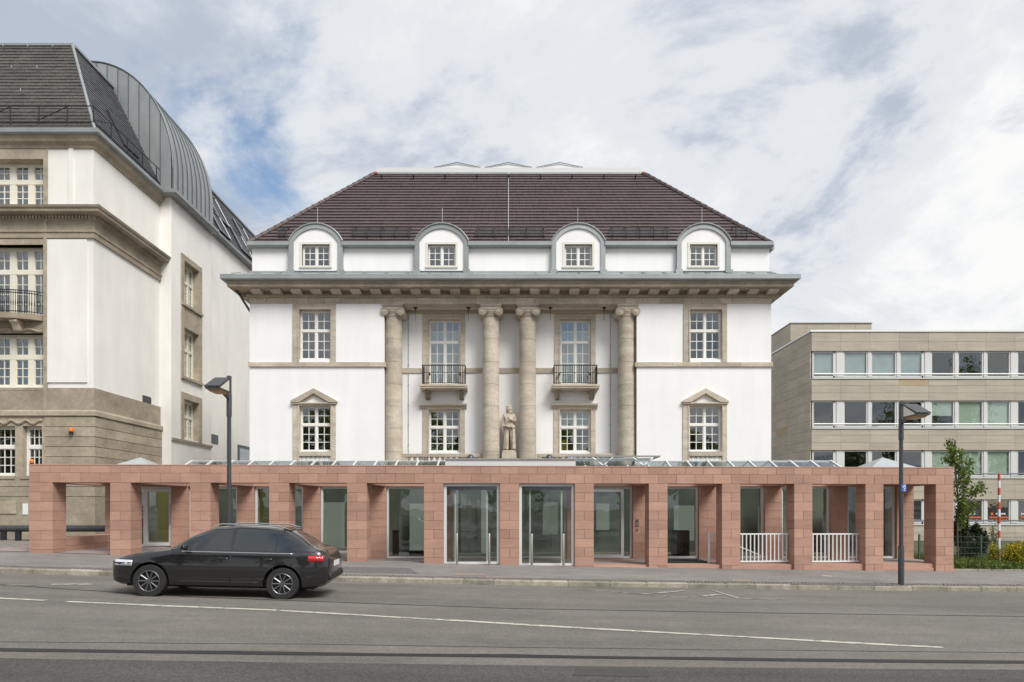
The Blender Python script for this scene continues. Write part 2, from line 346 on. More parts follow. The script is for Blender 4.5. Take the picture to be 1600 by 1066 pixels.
# ------------------------------------------------------------------ windows with single panes
PC = {}
def pane_mesh(w, h, m):
    k = (round(w,3), round(h,3), m.name)
    if k not in PC: PC[k] = shared(MB().box(-w/2, w/2, -.004, .004, -h/2, h/2).mesh('pane'), m)
    return PC[k]
def window(parent, w3, w, h, sections, lights=2, cols=2, frame=.055, mull=.08, trans=.09, bar=.028, depth=.07, m=None, gm=None, rz=0.0, name='window', jitter=True):
    """w3: world position of the lower left corner (as seen from outside); sections: list from the bottom of (height share, rows)"""
    m = m or wood; gm = gm or glass; b = MB(); panes = []
    b.box(0, frame, 0, depth, 0, h); b.box(w-frame, w, 0, depth, 0, h); b.box(frame, w-frame, 0, depth, 0, frame); b.box(frame, w-frame, 0, depth, h-frame, h)
    iw = w - 2*frame; lw = (iw - mull*(lights-1)) / lights; ih = h - 2*frame - trans*(len(sections)-1); tot = sum(s[0] for s in sections)
    for i in range(1, lights): xx = frame + i*lw + (i-1)*mull; b.box(xx, xx+mull, -.012, depth, frame, h-frame)
    z = frame
    for si, (sh, rows) in enumerate(sections):
        hh = ih * sh / tot
        if si: b.box(frame, w-frame, -.02, depth-.01, z-trans, z)
        for li in range(lights):
            x0 = frame + li*(lw+mull); e = .03; cw = (lw - 2*e - bar*(cols-1)) / cols; rh = (hh - 2*e - bar*(rows-1)) / rows
            b.box(x0, x0+e, .012, depth-.012, z, z+hh); b.box(x0+lw-e, x0+lw, .012, depth-.012, z, z+hh)
            b.box(x0+e, x0+lw-e, .012, depth-.012, z, z+e); b.box(x0+e, x0+lw-e, .012, depth-.012, z+hh-e, z+hh)
            for c in range(1, cols): xx = x0+e+c*cw+(c-1)*bar; b.box(xx, xx+bar, .02, depth-.02, z+e, z+hh-e)
            for r_ in range(1, rows): zz = z+e+r_*rh+(r_-1)*bar; b.box(x0+e, x0+lw-e, .023, depth-.023, zz, zz+bar)
            for c in range(cols):
                for r_ in range(rows): panes.append((x0+e+cw/2+c*(cw+bar), z+e+rh/2+r_*(rh+bar), cw, rh))
        z += hh + trans
    p = wp(parent); o = link(name, b.mesh(name), m, parent, (w3[0]-p[0], w3[1]-p[1], w3[2]-p[2]), rz); WP[o.name] = tuple(w3)
    for (px, pz, pw, ph) in panes:
        q = link('pane', pane_mesh(pw, ph, gm), None, o, (px, depth*.5, pz))
        if jitter: q.rotation_euler = (random.gauss(0,.004), 0, random.gauss(0,.004))
    return o
def wall_open(b, x0, x1, z0, z1, y0, y1, ops):       # wall slab with rectangular openings (x0,x1,z0,z1)
    xs = sorted({x0, x1} | {o[0] for o in ops} | {o[1] for o in ops})
    for a, c in zip(xs[:-1], xs[1:]):
        hs = sorted([(o[2], o[3]) for o in ops if o[0] <= a+1e-6 and o[1] >= c-1e-6]); z = z0
        for h0, h1 in hs:
            if h0 > z: b.box(a, c, y0, y1, z, h0)
            z = h1
        if z < z1: b.box(a, c, y0, y1, z, z1)
    return b
def baluster_mesh(h, r, m):
    return shared(MB().lathe([(r*.9,0),(r*.9,h*.08),(r*.45,h*.12),(r,h*.34),(r*.9,h*.45),(r*.42,h*.74),(r*.5,h*.86),(r*.85,h*.9),(r*.85,h)], n=8).mesh('baluster', smooth=True), m)
def tiled(b, bl, br, tl, tr, rows, tw, lip=.035, jit=.006):
    """roof slope from bottom-left/right to top-left/right laid in lapped courses of single tiles"""
    bl, br, tl, tr = map(Vector, (bl, br, tl, tr)); n = (br-bl).cross(tl-bl).normalized()
    if n.z < 0: n = -n
    for r_ in range(rows):
        f0, f1 = r_/rows, min(1, (r_+1.06)/rows)
        L0, R0, L1, R1 = bl.lerp(tl,f0), br.lerp(tr,f0), bl.lerp(tl,f1), br.lerp(tr,f1)
        k = max(1, int((R0-L0).length / tw)); off = .5*(r_ % 2)/k
        cuts = [0] + [min(1,(i+off*k)/k) for i in range(0 if off else 1, k)] + [1]
        cuts = sorted(set(cuts))
        for a, c in zip(cuts[:-1], cuts[1:]):
            g = .004/max(.01,(R0-L0).length); a2, c2 = a+g, c-g
            if c2 <= a2: continue
            e = lip + random.uniform(-jit, jit); e2 = .004
            p = [L0.lerp(R0,a2)+n*e, L0.lerp(R0,c2)+n*e, L1.lerp(R1,c2)+n*e2, L1.lerp(R1,a2)+n*e2, L0.lerp(R0,a2)-n*.01, L0.lerp(R0,c2)-n*.01]
            b.add(p, [(0,1,2,3),(4,5,1,0),(0,3,4),(1,5,2)])
    return b
# ================================================================== the villa
VY = 28.1; VR = 29.05                                # wing plane, recessed plane
villa = thing('villa', (0, VY, 0), 'white villa with four limestone columns and brown hipped tile roof in the middle', 'building')
XL, XR, RL, RR = X(390,VY), X(1205,VY), X(600,VY), X(995,VY)
ZF = Z(475, VY)                                     # underside of the frieze
WY = VY + .17; RWY = VR + .15
wing_ops = {}
def vop(u0, u1, v0, v1, D): return (X(u0,D), X(u1,D), Z(v1,D), Z(v0,D))
upL, loL = vop(469.5,519,486,563,WY), vop(470,519,635,706,WY)
upR, loR = vop(1076,1126,486,563,WY), vop(1075,1126,635,706,WY)
cUL, cLL = vop(670.5,720,501,601,RWY), vop(670.5,719.5,641,707,RWY)
cUR, cLR = vop(875,922.5,501,601,RWY), vop(874,922.5,641,707,RWY)
b = MB()
wall_open(b, XL, RL, -.6, ZF, VY, VY+.4, [upL, loL]); wall_open(b, RR, XR, -.6, ZF, VY, VY+.4, [upR, loR])
wall_open(b, RL+.001, RR-.001, -.6, 11.2, VR, VR+.4, [cUL, cLL, cUR, cLR])
b.box(RL-.4, RL, VY+.4, VR+.4, -.6, ZF); b.box(RR, RR+.4, VY+.4, VR+.4, -.6, ZF)
b.box(XL, XL+.4, VY+.4, 46, -.6, 11.2); b.box(XR-.4, XR, VY+.4, 46, -.6, 11.2); b.box(XL+.4, XR-.4, 45.6, 46, -.6, 11.2)
b.build('wall', plaster, villa)
b = MB()                                            # rooms behind the windows
b.box(XL+.4, XR-.4, 32.2, 32.35, -.6, 11.2)
for z in (3.3, 6.6, 10.6): b.box(XL+.41, XR-.41, VR+.41, 32.19, z, z+.2)
for xx in (RL-.1, -.8, .7, RR+.1): b.box(xx-.06, xx+.06, VR+.42, 32.18, 3.55, 10.58)
b.build('room', room, villa)
# frieze blocks, bed mould, modillions, corona
xs = [XL-.02]; 
while xs[-1] < XR-.7: xs.append(xs[-1] + random.choice([.52,.66,.72,.78,.95]))
xs[-1] = XR+.02
for a, c in zip(xs[:-1], xs[1:]):
    MB().box(a+.004, c-.004, VY-.02, VY+.5, ZF, ZF+.245).build('frieze_block', lime, villa, bevel=.005)
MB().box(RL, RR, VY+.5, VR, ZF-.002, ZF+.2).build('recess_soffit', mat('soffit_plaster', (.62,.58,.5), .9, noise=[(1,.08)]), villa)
MB().box(RL+.003, RR-.003, VR-.05, VR-.001, ZF-.14, ZF-.003).build('recess_band', lime, villa)
outline = [(XL,46),(XL,VY),(XR,VY),(XR,46)]
z0 = ZF+.247
MB().sweep(outline, [(0,z0),(.06,z0),(.08,z0+.04),(.12,z0+.06),(.12,z0+.1),(0,z0+.1)]).build('bed_moulding', limed, villa)
zc = z0 + .235
MB().sweep(outline, [(-.3,z0+.1005),(.03,z0+.1005),(.03,zc-.001),(-.3,zc-.001)]).build('modillion_backing', lime, villa)
MB().sweep(outline, [(0,zc),(.62,zc),(.66,zc+.03),(.66,zc+.14),(.7,zc+.17),(.72,zc+.22),(0,zc+.22)]).build('corona', limed, villa)
mod = shared(MB().prism_x([(0,.02),(0,.134),(-.5,.134),(-.5,.05),(-.42,.0),(-.1,.0)], -.2, .2).mesh('modillion', bevel=.008), lime)
k = 27; x0m = X(392,27.6)
for i in range(k): piece('modillion', mod, villa, (x0m+.18+i*.807, VY-.03, z0+.1))
mods = shared(MB().prism_y([(0,.02),(0,.134),(.5,.134),(.5,.05),(.42,.0),(.1,.0)], -.2, .2).mesh('modillion', bevel=.008), lime)
for i in range(6): piece('modillion', mods, villa, (XR+.03, VY+.4+i*.807, z0+.1))
modl = shared(MB().prism_y([(0,.02),(0,.134),(-.5,.134),(-.5,.05),(-.42,.0),(-.1,.0)], -.2, .2).mesh('modillion', bevel=.008), lime)
for i in range(6): piece('modillion', modl, villa, (XL-.03, VY+.4+i*.807, z0+.1))
# zinc eaves and skirt roof
zg = zc + .222
MB().sweep(outline, [(.70,zg),(.82,zg+.02),(.86,zg+.06),(.86,zg+.235),(.83,zg+.25),(.70,zg+.25),(-.1,zg+.62),(-.1,zg+.1),(.6,zg)]).build('zinc_eaves', zinc, villa)
ZA = zg + .6                                        # foot of the attic
AY = VY + .2
ao = [(XL+.03,45.8),(XL+.03,AY),(XR,AY),(XR,45.8)]
MB().sweep(ao, [(-.05,ZA-.1),(.1,ZA-.1),(.1,ZA+.05),(.06,ZA+.1),(-.05,ZA+.1)]).build('zinc_upstand', zinc, villa)
for i in range(26):                                 # standing seams on the skirt roof
    xx = XL - .4 + i*.87
    b = MB().add([(xx-.012,VY-.84,zg+.25),(xx+.012,VY-.84,zg+.25),(xx+.012,VY+.08,zg+.60),(xx-.012,VY+.08,zg+.60),(xx-.012,VY-.84,zg+.285),(xx+.012,VY-.84,zg+.285),(xx+.012,VY+.08,zg+.635),(xx-.012,VY+.08,zg+.635)],
        [(0,3,2,1),(4,5,6,7),(0,1,5,4),(1,2,6,5),(2,3,7,6),(3,0,4,7)]); b.build('standing_seam', zinc, villa)
ZE = Z(377, 28.05)                                  # roof eave
DC = [X(u, VY) for u in (493, 690, 904, 1100)]
DW = 1.11
b = MB(); edges = [XL+.03] + [e for c in DC for e in (c-DW+.1, c+DW-.1)] + [XR]
for a, c in zip(edges[0::2], edges[1::2]): MB().box(a, c, AY, AY+.3, ZA+.08, ZE-.1).build('attic_wall', plaster, villa)
MB().box(XL+.03, XL+.33, AY+.3, 45.8, ZA+.08, ZE-.1).build('attic_wall', plaster, villa); MB().box(XR-.3, XR, AY+.3, 45.8, ZA+.08, ZE-.1).build('attic_wall', plaster, villa)

for a, c in zip([XL-.1]+[d+DW-.02 for d in DC], [d-DW+.02 for d in DC]+[XR+.1]):
    MB().prism_x([(AY-.2,ZE-.19),(AY-.25,ZE-.15),(AY-.25,ZE),(AY-.05,ZE+.01),(AY+.1,ZE-.05),(AY+.1,ZE-.21)], a, c).build('zinc_gutter', zinc, villa)
for sx, sg in ((XL, -1), (XR, 1)):
    MB().box(min(sx+sg*.25, sx-sg*.05), max(sx+sg*.25, sx-sg*.05), AY+.101, 45.8, ZE-.18, ZE).build('zinc_gutter', zinc, villa)
# hipped roof
EX, EY = 10.84, AY+.02; run = 4.4; RX, RY, RZ = EX-run, EY+run, Z(272.5, EY+run)
rf = tiled(MB(), (-EX,EY,ZE), (EX,EY,ZE), (-RX,RY,RZ), (RX,RY,RZ), 24, .3, .055, .004)
tiled(rf, (-EX,EY+18,ZE), (-EX,EY,ZE), (-RX,EY+18-run,RZ), (-RX,RY,RZ), 25, .3)
tiled(rf, (EX,EY,ZE), (EX,EY+18,ZE), (RX,RY,RZ), (RX,EY+18-run,RZ), 25, .3)
rf.add([(-EX,EY,ZE-.03),(EX,EY,ZE-.03),(RX,RY,RZ-.03),(-RX,RY,RZ-.03),(-EX,EY+18,ZE-.03),(EX,EY+18,ZE-.03),(RX,EY+18-run,RZ-.03),(-RX,EY+18-run,RZ-.03)], [(0,1,2,3),(1,5,6,2),(4,0,3,7),(5,4,7,6),(3,2,6,7)])
roof = rf.build('roof_tiles', tile, villa, kind='stuff')
def rp(x, z, off=.0):                               # point on the front roof slope
    f = (z-ZE)/(RZ-ZE); return (x, EY+run*f-off*.74, z+off*.67)
for sg in (-1, 1):                                  # hip caps, one ridge tile after another
    n = 21; A, Bp = Vector((sg*EX,EY,ZE+.03)), Vector((sg*RX,RY,RZ+.03))
    for i in range(n): MB().tube(A.lerp(Bp,i/n), A.lerp(Bp,(i+1.08)/n), .115, 8, .09).build('hip_tile', tile, villa)
MB().box(-RX, RX, RY-.08, RY+.12, RZ-.02, RZ+.06).build('ridge_capping', zinc, villa)
for sg in (-1, 1): MB().tube((sg*RX-.12*sg,RY-.12,RZ+.02),(sg*RX+.06*sg,RY-.12,RZ-.03),.06,8,.065).build('ridge_end_tile', redp if False else mat('terracotta%d' % (sg+1), (.36,.13,.07), .8), villa)
# roof lantern
lan = MB().box(-RX-.02, RX-.06, RY+.3, RY+8, RZ-.1, RZ+.47).build('roof_lantern', mat('lantern_white', (.62,.63,.63), .5), villa)
for u in (715, 794.5, 874):
    cx = X(u, RY+.6); w = 1.08; zb = RZ+.472; yy = RY+.34
    MB().add([(cx-w,yy,zb),(cx+w,yy,zb),(cx+w,yy+2*w,zb),(cx-w,yy+2*w,zb),(cx,yy+w*.9,zb+.3),(cx,yy+.04,zb+.24)], [(0,3,2,1),(0,1,5),(1,2,4,5),(2,3,4),(3,0,5,4)]).build('lantern_pyramid', MATS['lantern_white'], lan)
    m_ = MB()
    m_.path([(cx-w-.05,yy-.02,zb+.02),(cx,yy-.02,zb+.26),(cx+w+.05,yy-.02,zb+.02)], .022); m_.build('glazing_bar', zinc, lan)
# lightning conductor, snow guards
MB().path([rp(X(794.5,30), ZE+.02, .08), rp(X(794.5,31), RZ+.02, .08)], .011, 5).build('lightning_cable', alu, villa)
segs = list(zip([XL+1.0]+[d+DW+.25 for d in DC], [d-DW-.2 for d in DC]+[XR-.75]))
for a, c in segs:
    g = MB(); zlo, zhi = ZE+.38, ZE+.78
    p0, p1 = rp(a,zlo,.12), rp(c,zlo,.12)
    for q in range(5):
        f = q/4; g.tube((a,p0[1]-.02,p0[2]+f*.28),(c,p1[1]-.02,p1[2]+f*.28),.011,5)
    n = max(2, int((c-a)/.085))
    for i in range(n+1): xx = a+(c-a)*i/n; g.tube((xx,p0[1]-.02,p0[2]),(xx,p0[1]-.02,p0[2]+.28),.006,4)
    gd = g.build('snow_guard', steel, villa)
    n = max(1, round((c-a)/.68))
    for i in range(n+1):
        xx = a+.1+(c-a-.2)*i/n; h = rp(xx,ZE+.30,.04)
        MB().path([h,(xx,p0[1]-.05,p0[2]-.03),(xx,p0[1]-.05,p0[2]+.3),rp(xx,ZE+.95,.04)], .02, 5).build('guard_bracket', iron, gd)
for i in range(9):
    xx = -RX+.4+i*1.5; h = rp(xx, RZ-.42, .05); MB().tube(h, (h[0],h[1]-.14,h[2]+.1), .03, 6).build('roof_hook', iron, villa)
# dormers
def arch(hw, spring, rise, n=18):
    Rr = (hw*hw+rise*rise)/(2*rise); cz = spring+rise-Rr; a0 = math.asin(min(1,hw/Rr))
    return [(Rr*math.sin(-a0+2*a0*i/n), cz+Rr*math.cos(-a0+2*a0*i/n)) for i in range(n+1)]
dz0 = ZA-.02; spr = Z(377,VY); top = Z(349.5,VY)
for c in DC:
    outer = [(-DW,dz0)] + arch(DW, spr, top-spr) + [(DW,dz0)]
    inner = [(-DW+.19,dz0)] + arch(DW-.19, spr-.02, top-spr-.17) + [(DW-.19,dz0)]
    n = len(outer); yb = AY+2.6
    dl = MB(); vs = []
    for y in (VY+.0, yb):
        vs += [(c+x,y,z) for x,z in outer] + [(c+x,y,z) for x,z in inner]
    fs = []
    for i in range(n-1): fs += [(i,i+1,n+i+1,n+i),(i,2*n+i,2*n+i+1,i+1),(n+i,n+i+1,3*n+i+1,3*n+i)]
    dl.add(vs, fs); dorm = dl.build('dormer', zinc, villa, smooth=True)
    MB().sweep([(c-DW-.03,VY+.2),(c-DW-.03,VY-.03),(c-DW+.2,VY-.03),(c-DW+.2,VY+.2)], [(0,dz0-.06),(.03,dz0-.06),(.03,dz0+.12),(0,dz0+.12)]).build('dormer_foot', zinc, dorm)
    MB().sweep([(c+DW-.2,VY+.2),(c+DW-.2,VY-.03),(c+DW+.03,VY-.03),(c+DW+.03,VY+.2)], [(0,dz0-.06),(.03,dz0-.06),(.03,dz0+.12),(0,dz0+.12)]).build('dormer_foot', zinc, dorm)
    rim = MB(); pts = [(c+x,VY-.025,z+.01) for x,z in outer[1:-1]]; rim.path(pts, .03, 6); rim.build('dormer_rim', zinc, dorm)
    wx0, wx1, wz0, wz1 = c-.57, c+.57, Z(417.5,VY+.16), Z(383.5,VY+.16); iw = DW-.191; fy = VY+.06
    fb = MB(); fb.box(c-iw,wx0,fy,fy+.2,dz0+.1,wz1); fb.box(wx1,c+iw,fy,fy+.2,dz0+.1,wz1); fb.box(wx0,wx1,fy,fy+.2,dz0+.1,wz0)
    ap = arch(iw, spr-.02, top-spr-.172); fb.prism_y([(c-iw,wz1),(c+iw,wz1)] + [(c+x,z) for x,z in reversed(ap)], fy, fy+.2)
    fb.build('dormer_front', plaster, dorm)
    sr = MB(); sr.box(wx0-.09,wx0,fy-.02,fy+.1,wz0,wz1+.09); sr.box(wx1,wx1+.09,fy-.02,fy+.1,wz0,wz1+.09); sr.box(wx0,wx1,fy-.02,fy+.1,wz1,wz1+.09); sr.box(wx0-.1,wx1+.1,fy-.06,fy+.1,wz0-.07,wz0)
    sr.build('window_surround', mat('dormer_trim', (.7,.68,.6), .8) if 'dormer_trim' not in MATS else MATS['dormer_trim'], dorm)
    window(dorm, (wx0, fy+.11, wz0), wx1-wx0, wz1-wz0, [(1,3)], 2, 2, .045, .07)
    MB().box(c-iw+.02, c+iw-.02, fy+1.6, fy+1.65, dz0+.1, wz1+.4).build('room_wall', roomdark, dorm)
    MB().tube((c,VY+.3,top),(c,VY+.3,top+.78),.007,5).build('lightning_rod', alu, dorm)
# windows of the wings and of the recess
def surround(win_parent, op, yf, yb, wl, wr, zt, zb, m=lime):
    x0,x1,z0_,z1_ = op; b = MB()
    b.box(x0-wl, x0+.004, yf, yb, zb, z1_); b.box(x1-.004, x1+wr, yf, yb, zb, z1_); b.box(x0-wl, x1+wr, yf, yb, z1_-.004, zt)
    b.box(x0-.05, x0-.001, yf-.025, yf, zb, z1_+.05); b.box(x1+.002, x1+.05, yf-.025, yf, zb, z1_+.05); b.box(x0-.002, x1+.002, yf-.025, yf, z1_+.002, z1_+.05)
    return b.build('window_surround', m, win_parent)
bal_s = baluster_mesh(.5, .075, lime); bal_m = baluster_mesh(.75, .085, lime)
for up, lo in ((upL, loL), (upR, loR)):
    w = window(villa, (up[0],WY,up[2]), up[1]-up[0], up[3]-up[2], [(3,3),(2,2)], 2, 2)
    surround(w, up, VY-.045, WY-.002, .26, .2, ZF-.003, Z(566,VY))
    MB().box(up[0]+.02, up[1]-.02, WY+.5, WY+.51, up[2], up[3]).build('net_curtain', curtain, w) if False else None
    w = window(villa, (lo[0],WY,lo[2]), lo[1]-lo[0], lo[3]-lo[2], [(3,3),(2,2)], 2, 2)
    zt = Z(632,VY); surround(w, lo, VY-.045, WY-.002, .26, .2, zt, 2.6)
    MB().box(lo[0]-.02, lo[1]+.02, VY-.09, WY, lo[2]-.2, lo[2]-.002).build('sill', lime, w, bevel=.012)
    MB().box(lo[0]-.3, lo[1]+.24, VY-.13, VY, zt+.002, zt+.07).build('cornice', lime, w, bevel=.015)
    cx = (lo[0]+lo[1])/2-.03; hw = .965; zp = zt+.075; za = Z(607,VY)-.02
    pd = MB(); t = .13
    pd.prism_y([(cx-hw,zp),(cx-hw+.02,zp+.06),(cx,za),(cx+hw-.02,zp+.06),(cx+hw,zp),(cx+hw-.36,zp),(cx,za-t*1.55),(cx-hw+.36,zp)], VY-.16, VY)
    pd.prism_y([(cx-hw+.3,zp+.001),(cx,za-t*1.35),(cx+hw-.3,zp+.001),(cx+hw-.45,zp+.001),(cx,za-t*2.1),(cx-hw+.45,zp+.001)], VY-.09, VY-.001)
    pd.build('pediment', lime, w)
    MB().box(lo[0]+.001, lo[1]-.001, VY+.12, VY+.3, lo[2]-.9, lo[2]-.21).build('apron', limed, w)
    for i in range(7): piece('baluster', bal_s, w, (lo[0]+.1+i*(lo[1]-lo[0]-.2)/6, VY+.03, lo[2]-.7))
for sx0, sx1 in ((XL-.05, RL+.0), (RR-.0, XR+.05)):   # string course
    a, c = Z(573.5,VY), Z(566.5,VY)
    cs = [sx0]
    while cs[-1] < sx1-1.6: cs.append(cs[-1]+random.uniform(1.0,1.6))
    cs.append(sx1)
    for p, q in zip(cs[:-1], cs[1:]): MB().box(p+.002, q-.002, VY-.075, VY+.001, a, c).build('string_course', lime, villa, bevel=.006)
for sx in (RL, RR):
    sg = 1 if sx == RL else -1
    MB().box(min(sx,sx+sg*.075), max(sx,sx+sg*.075), VY-.07, VR-.001, Z(573.5,VY), Z(566.5,VY)).build('string_course', lime, villa, bevel=.006)
cols = [X(u, 28.35) for u in (615, 767, 824.5, 979.5)]
for p, q in ((RL+.001, X(661,VR)), (X(727.5,VR), X(867,VR)), (X(931,VR), RR-.001)):
    MB().box(p, q, VR-.05, VR-.001, Z(583,VR), Z(575.5,VR)).build('string_course', lime, villa)
rail_cache = {}
for k, (up, lo) in enumerate(((cUL, cLL), (cUR, cLR))):
    w = window(villa, (up[0],RWY,up[2]), up[1]-up[0], up[3]-up[2], [(4,4),(2,2)], 2, 2)
    surround(w, up, VR-.04, RWY-.002, .25, .2, ZF-.15, up[2])
    cu = MB().box(up[0]+.05, up[1]-.05, RWY+.35, RWY+.36, up[2]+.1, up[3]-.35).build('net_curtain', curtain, w)
    w = window(villa, (lo[0],RWY,lo[2]), lo[1]-lo[0], lo[3]-lo[2], [(3,3),(2,2)], 2, 2)
    surround(w, lo, VR-.04, RWY-.002, .25, .2, Z(639,VR), lo[2]-.3)
    if k == 1: MB().box(lo[0]+.05, lo[1]-.05, RWY+.35, RWY+.36, lo[2]+1.0, lo[3]).build('net_curtain', curtain, w)
    if k == 1: MB().box(lo[0]+.15, lo[0]+.38, RWY+.6, RWY+.9, lo[2]+.1, lo[2]+.6).build('yellow_binder_stack', mat('ochre', (.5,.33,.04), .6), w)
    zt = Z(639,VR)+.002; MB().prism_x([(VR,zt),(VR-.06,zt),(VR-.1,zt+.08),(VR-.2,zt+.13),(VR-.22,zt+.2),(VR,zt+.22)], lo[0]-.36, lo[1]+.28).build('cornice', lime, w)
    bx0, bx1 = (X(656,28.3), X(729.5,28.3)) if k == 0 else (X(863,28.3), X(937,28.3)); zb = Z(600,28.3); yf = VR-.72
    bc = MB().prism_x([(VR,zb-.2),(yf+.1,zb-.2),(yf+.03,zb-.15),(yf+.03,zb-.1),(yf,zb-.08),(yf,zb),(VR,zb)], bx0, bx1).build('balcony_slab', lime, villa, bevel=.008)
    for bx in (bx0+.17, bx1-.34):
        br = MB()
        for q in range(3): br.prism_x([(VR,zb-.201),(VR-.5,zb-.201),(VR-.52,zb-.28),(VR-.38,zb-.4),(VR-.3,zb-.52),(VR,zb-.56)], bx+q*.066, bx+q*.066+.05)
        br.build('bracket', limed, bc)
    rl = MB(); zr = Z(570,28.3); rx0, rx1, ry = bx0+.09, bx1-.09, yf+.07
    for zz, rr in ((zr,.022),(zr-.3,.009),(zb+.06,.014)): rl.path([(rx0,VR,zz),(rx0,ry,zz),(rx1,ry,zz),(rx1,VR,zz)], rr, 6)
    n = 19
    for i in range(n+1):
        xx = rx0+(rx1-rx0)*i/n; rl.tube((xx,ry,zb),(xx,ry,zr),.0105,5)
        if i % 2: rl.tube((xx-.03,ry,zr-.3),(xx+.03,ry,zr-.3),.02,5)
    for i in range(1,7):
        for xx in (rx0, rx1): rl.tube((xx,ry+(VR-ry)*i/7,zb),(xx,ry+(VR-ry)*i/7,zr),.01,5)
    rl.build('balcony_railing', iron, bc)
    for xx in (rx0+.24, rx1-.24): MB().tube((xx,VR-.1,zr-.28),(xx,VR-.2,zr-.28),.05,8).build('wall_lamp', iron, bc)
    # balustrade below
    gx0, gx1 = (X(629,28.6), X(754,28.6)) if k == 0 else (X(839,28.6), X(967,28.6)); zt = Z(709,28.6)
    bl = MB().box(gx0, gx1, 28.55, 28.78, zt-.15, zt).build('balustrade_rail', lime, villa, bevel=.012)
    MB().box(gx0, gx0+.14, 28.56, 28.77, zt-1.0, zt-.151).build('pier', lime, bl); MB().box(gx1-.14, gx1, 28.56, 28.77, zt-1.0, zt-.151).build('pier', lime, bl)
    n = 13
    for i in range(n): piece('baluster', bal_m, bl, (gx0+.27+i*(gx1-gx0-.54)/(n-1), 28.66, zt-.9))
# floor of the recess
MB().box(RL+.001, RR-.001, VY-.05, VR-.001, 2.6, 2.95).build('recess_floor', lime, villa)
# columns: drums and ionic capitals
def capital():
    b = MB(); b.box(-.44,.44,-.4,.4,.36,.44); b.box(-.4,.4,-.36,.36,.3,.36)
    b.lathe([(.33,-.06),(.37,-.03),(.34,0),(.38,.08),(.42,.14),(.4,.2)], n=20)
    for s_ in (-1,1):
        b.tube((s_*.335,-.4,.13),(s_*.335,.4,.13),.165,18)
        for rr, yy in ((.165,.425),(.115,.445),(.06,.47)):
            for e in (-1,1): 
                n = 18
                b.tube((s_*.335,e*.4,.13),(s_*.335,e*yy,.13),rr*.93,n)
                if rr > .1:
                    ring = [(s_*.335+rr*.93*math.cos(2*math.pi*i/n), e*yy, .13+rr*.93*math.sin(2*math.pi*i/n)) for i in range(n+1)]; b.path(ring,.018,5)
    b.box(-.335,.335,-.41,.41,.2,.298)
    return b
cap = shared(capital().mesh('capital', smooth=True), lime)
zcap = ZF-.441; zf = 2.95
jz = [zf] + [Z(v, 28.1) for v in (706,669,634,600,565,529)] + [zcap-.06]
for cx in cols:
    cy = VY+.36
    for a, c in zip(jz[:-1], jz[1:]):
        ra = .365-.03*(a-zf)/(zcap-zf); rc = .365-.03*(c-zf)/(zcap-zf)
        MB().lathe([(ra-.012,a+.0),(ra,a+.012),(rc,c-.012),(rc-.012,c)], (cx,cy,0), 32).build('column_drum', lime, villa, smooth=True)
    piece('capital', cap, villa, (cx, cy, zcap))
for u in (649, 732, 860, 944):                      # ceiling fittings and cables
    xx = X(u, 28.6); m_ = MB().tube((xx,28.6,ZF-.003),(xx,28.6,ZF-.03),.09,10); m_.tube((xx,28.6,ZF-.03),(xx,28.6,ZF-.1),.03,8); m_.tube((xx,28.6,ZF-.1),(xx,28.6,ZF-.55),.008,5)
    m_.build('ceiling_hook', iron, villa)
for u in (638.5, 953.5):
    xx = X(u, VR); m_ = MB().tube((xx,VR-.03,3),(xx,VR-.03,ZF-.15),.014,5)
    for i in range(8): m_.tube((xx-.03,VR-.03,3.6+i*.85),(xx+.03,VR-.03,3.6+i*.85),.02,5)
    m_.build('lightning_cable', mat('cable_grey', (.4,.4,.4), .6) if 'cable_grey' not in MATS else MATS['cable_grey'], villa)
# rain pipe at the left corner
MB().path([(XL-.45,VY-.3,zc-.0),(XL-.4,VY+.0,zc-.12),(XL-.04,VY+.25,ZF-.3),(XL-.06,VY+.3,2)], .05, 8).build('rain_pipe', steel, villa)
# ================================================================== the red sandstone colonnade along the street
PIT, PW, PD = 2.34, .6, .64
PX = [-14.34 + PIT*i for i in range(13)]
ZL, CH = 2.535, .287                                # lintel underside, course height
BY = 24.2                                           # rear row of piers
colon = thing('sandstone_colonnade', (0, 21.2, 0), 'low red sandstone block colonnade with square openings in front of the white villa', 'colonnade')
def sheared(x0, x1, y0, y1, z0, z1, k=KS):
    return MB().hexa([(x0,y0+k*x0,z0),(x1,y0+k*x1,z0),(x1,y1+k*x1,z0),(x0,y1+k*x0,z0)], [(x0,y0+k*x0,z1),(x1,y0+k*x1,z1),(x1,y1+k*x1,z1),(x0,y1+k*x0,z1)])
BC = {}
def block(w, d, h, k):
    key = (round(w,3), round(d,3), round(h,3), k)
    if key not in BC:
        me = sheared(.003, w-.003, 0, d, .0025, h-.0025, k).mesh('sandstone_block', bevel=.006); me.materials.append(sand); BC[key] = me
    return BC[key]
def put(w, d, h, x, y, z, k=KS):
    return piece('sandstone_block', block(w, d, h, k), colon, (x, y, z))
core = MB()                                         # mortar core set back behind the block faces
zb = lambda x: zw(x)
for i, px in enumerate(PX):                         # front pillars
    w = PW + (.08 if i == 0 else 0); x0 = px; g = zw(px+.3)-.06
    z = ZL; r_ = 0
    while z > g:
        h = min(CH, z-g+.02)
        if h < .05: break
        zz = z-h
        if r_ % 2 == 0: put(w, PD, h, x0, wallD(x0), zz)
        else:
            put(w/2, PD, h, x0, wallD(x0), zz); put(w/2, PD, h, x0+w/2, wallD(x0+w/2), zz)
        z -= CH; r_ += 1
    core.hexa(*[[(x0+.012,wallD(x0)+.012,q),(x0+w-.012,wallD(x0+w)+.012,q),(x0+w-.012,wallD(x0+w)+PD-.012,q),(x0+.012,wallD(x0)+PD-.012,q)] for q in (g-.1, ZL)])
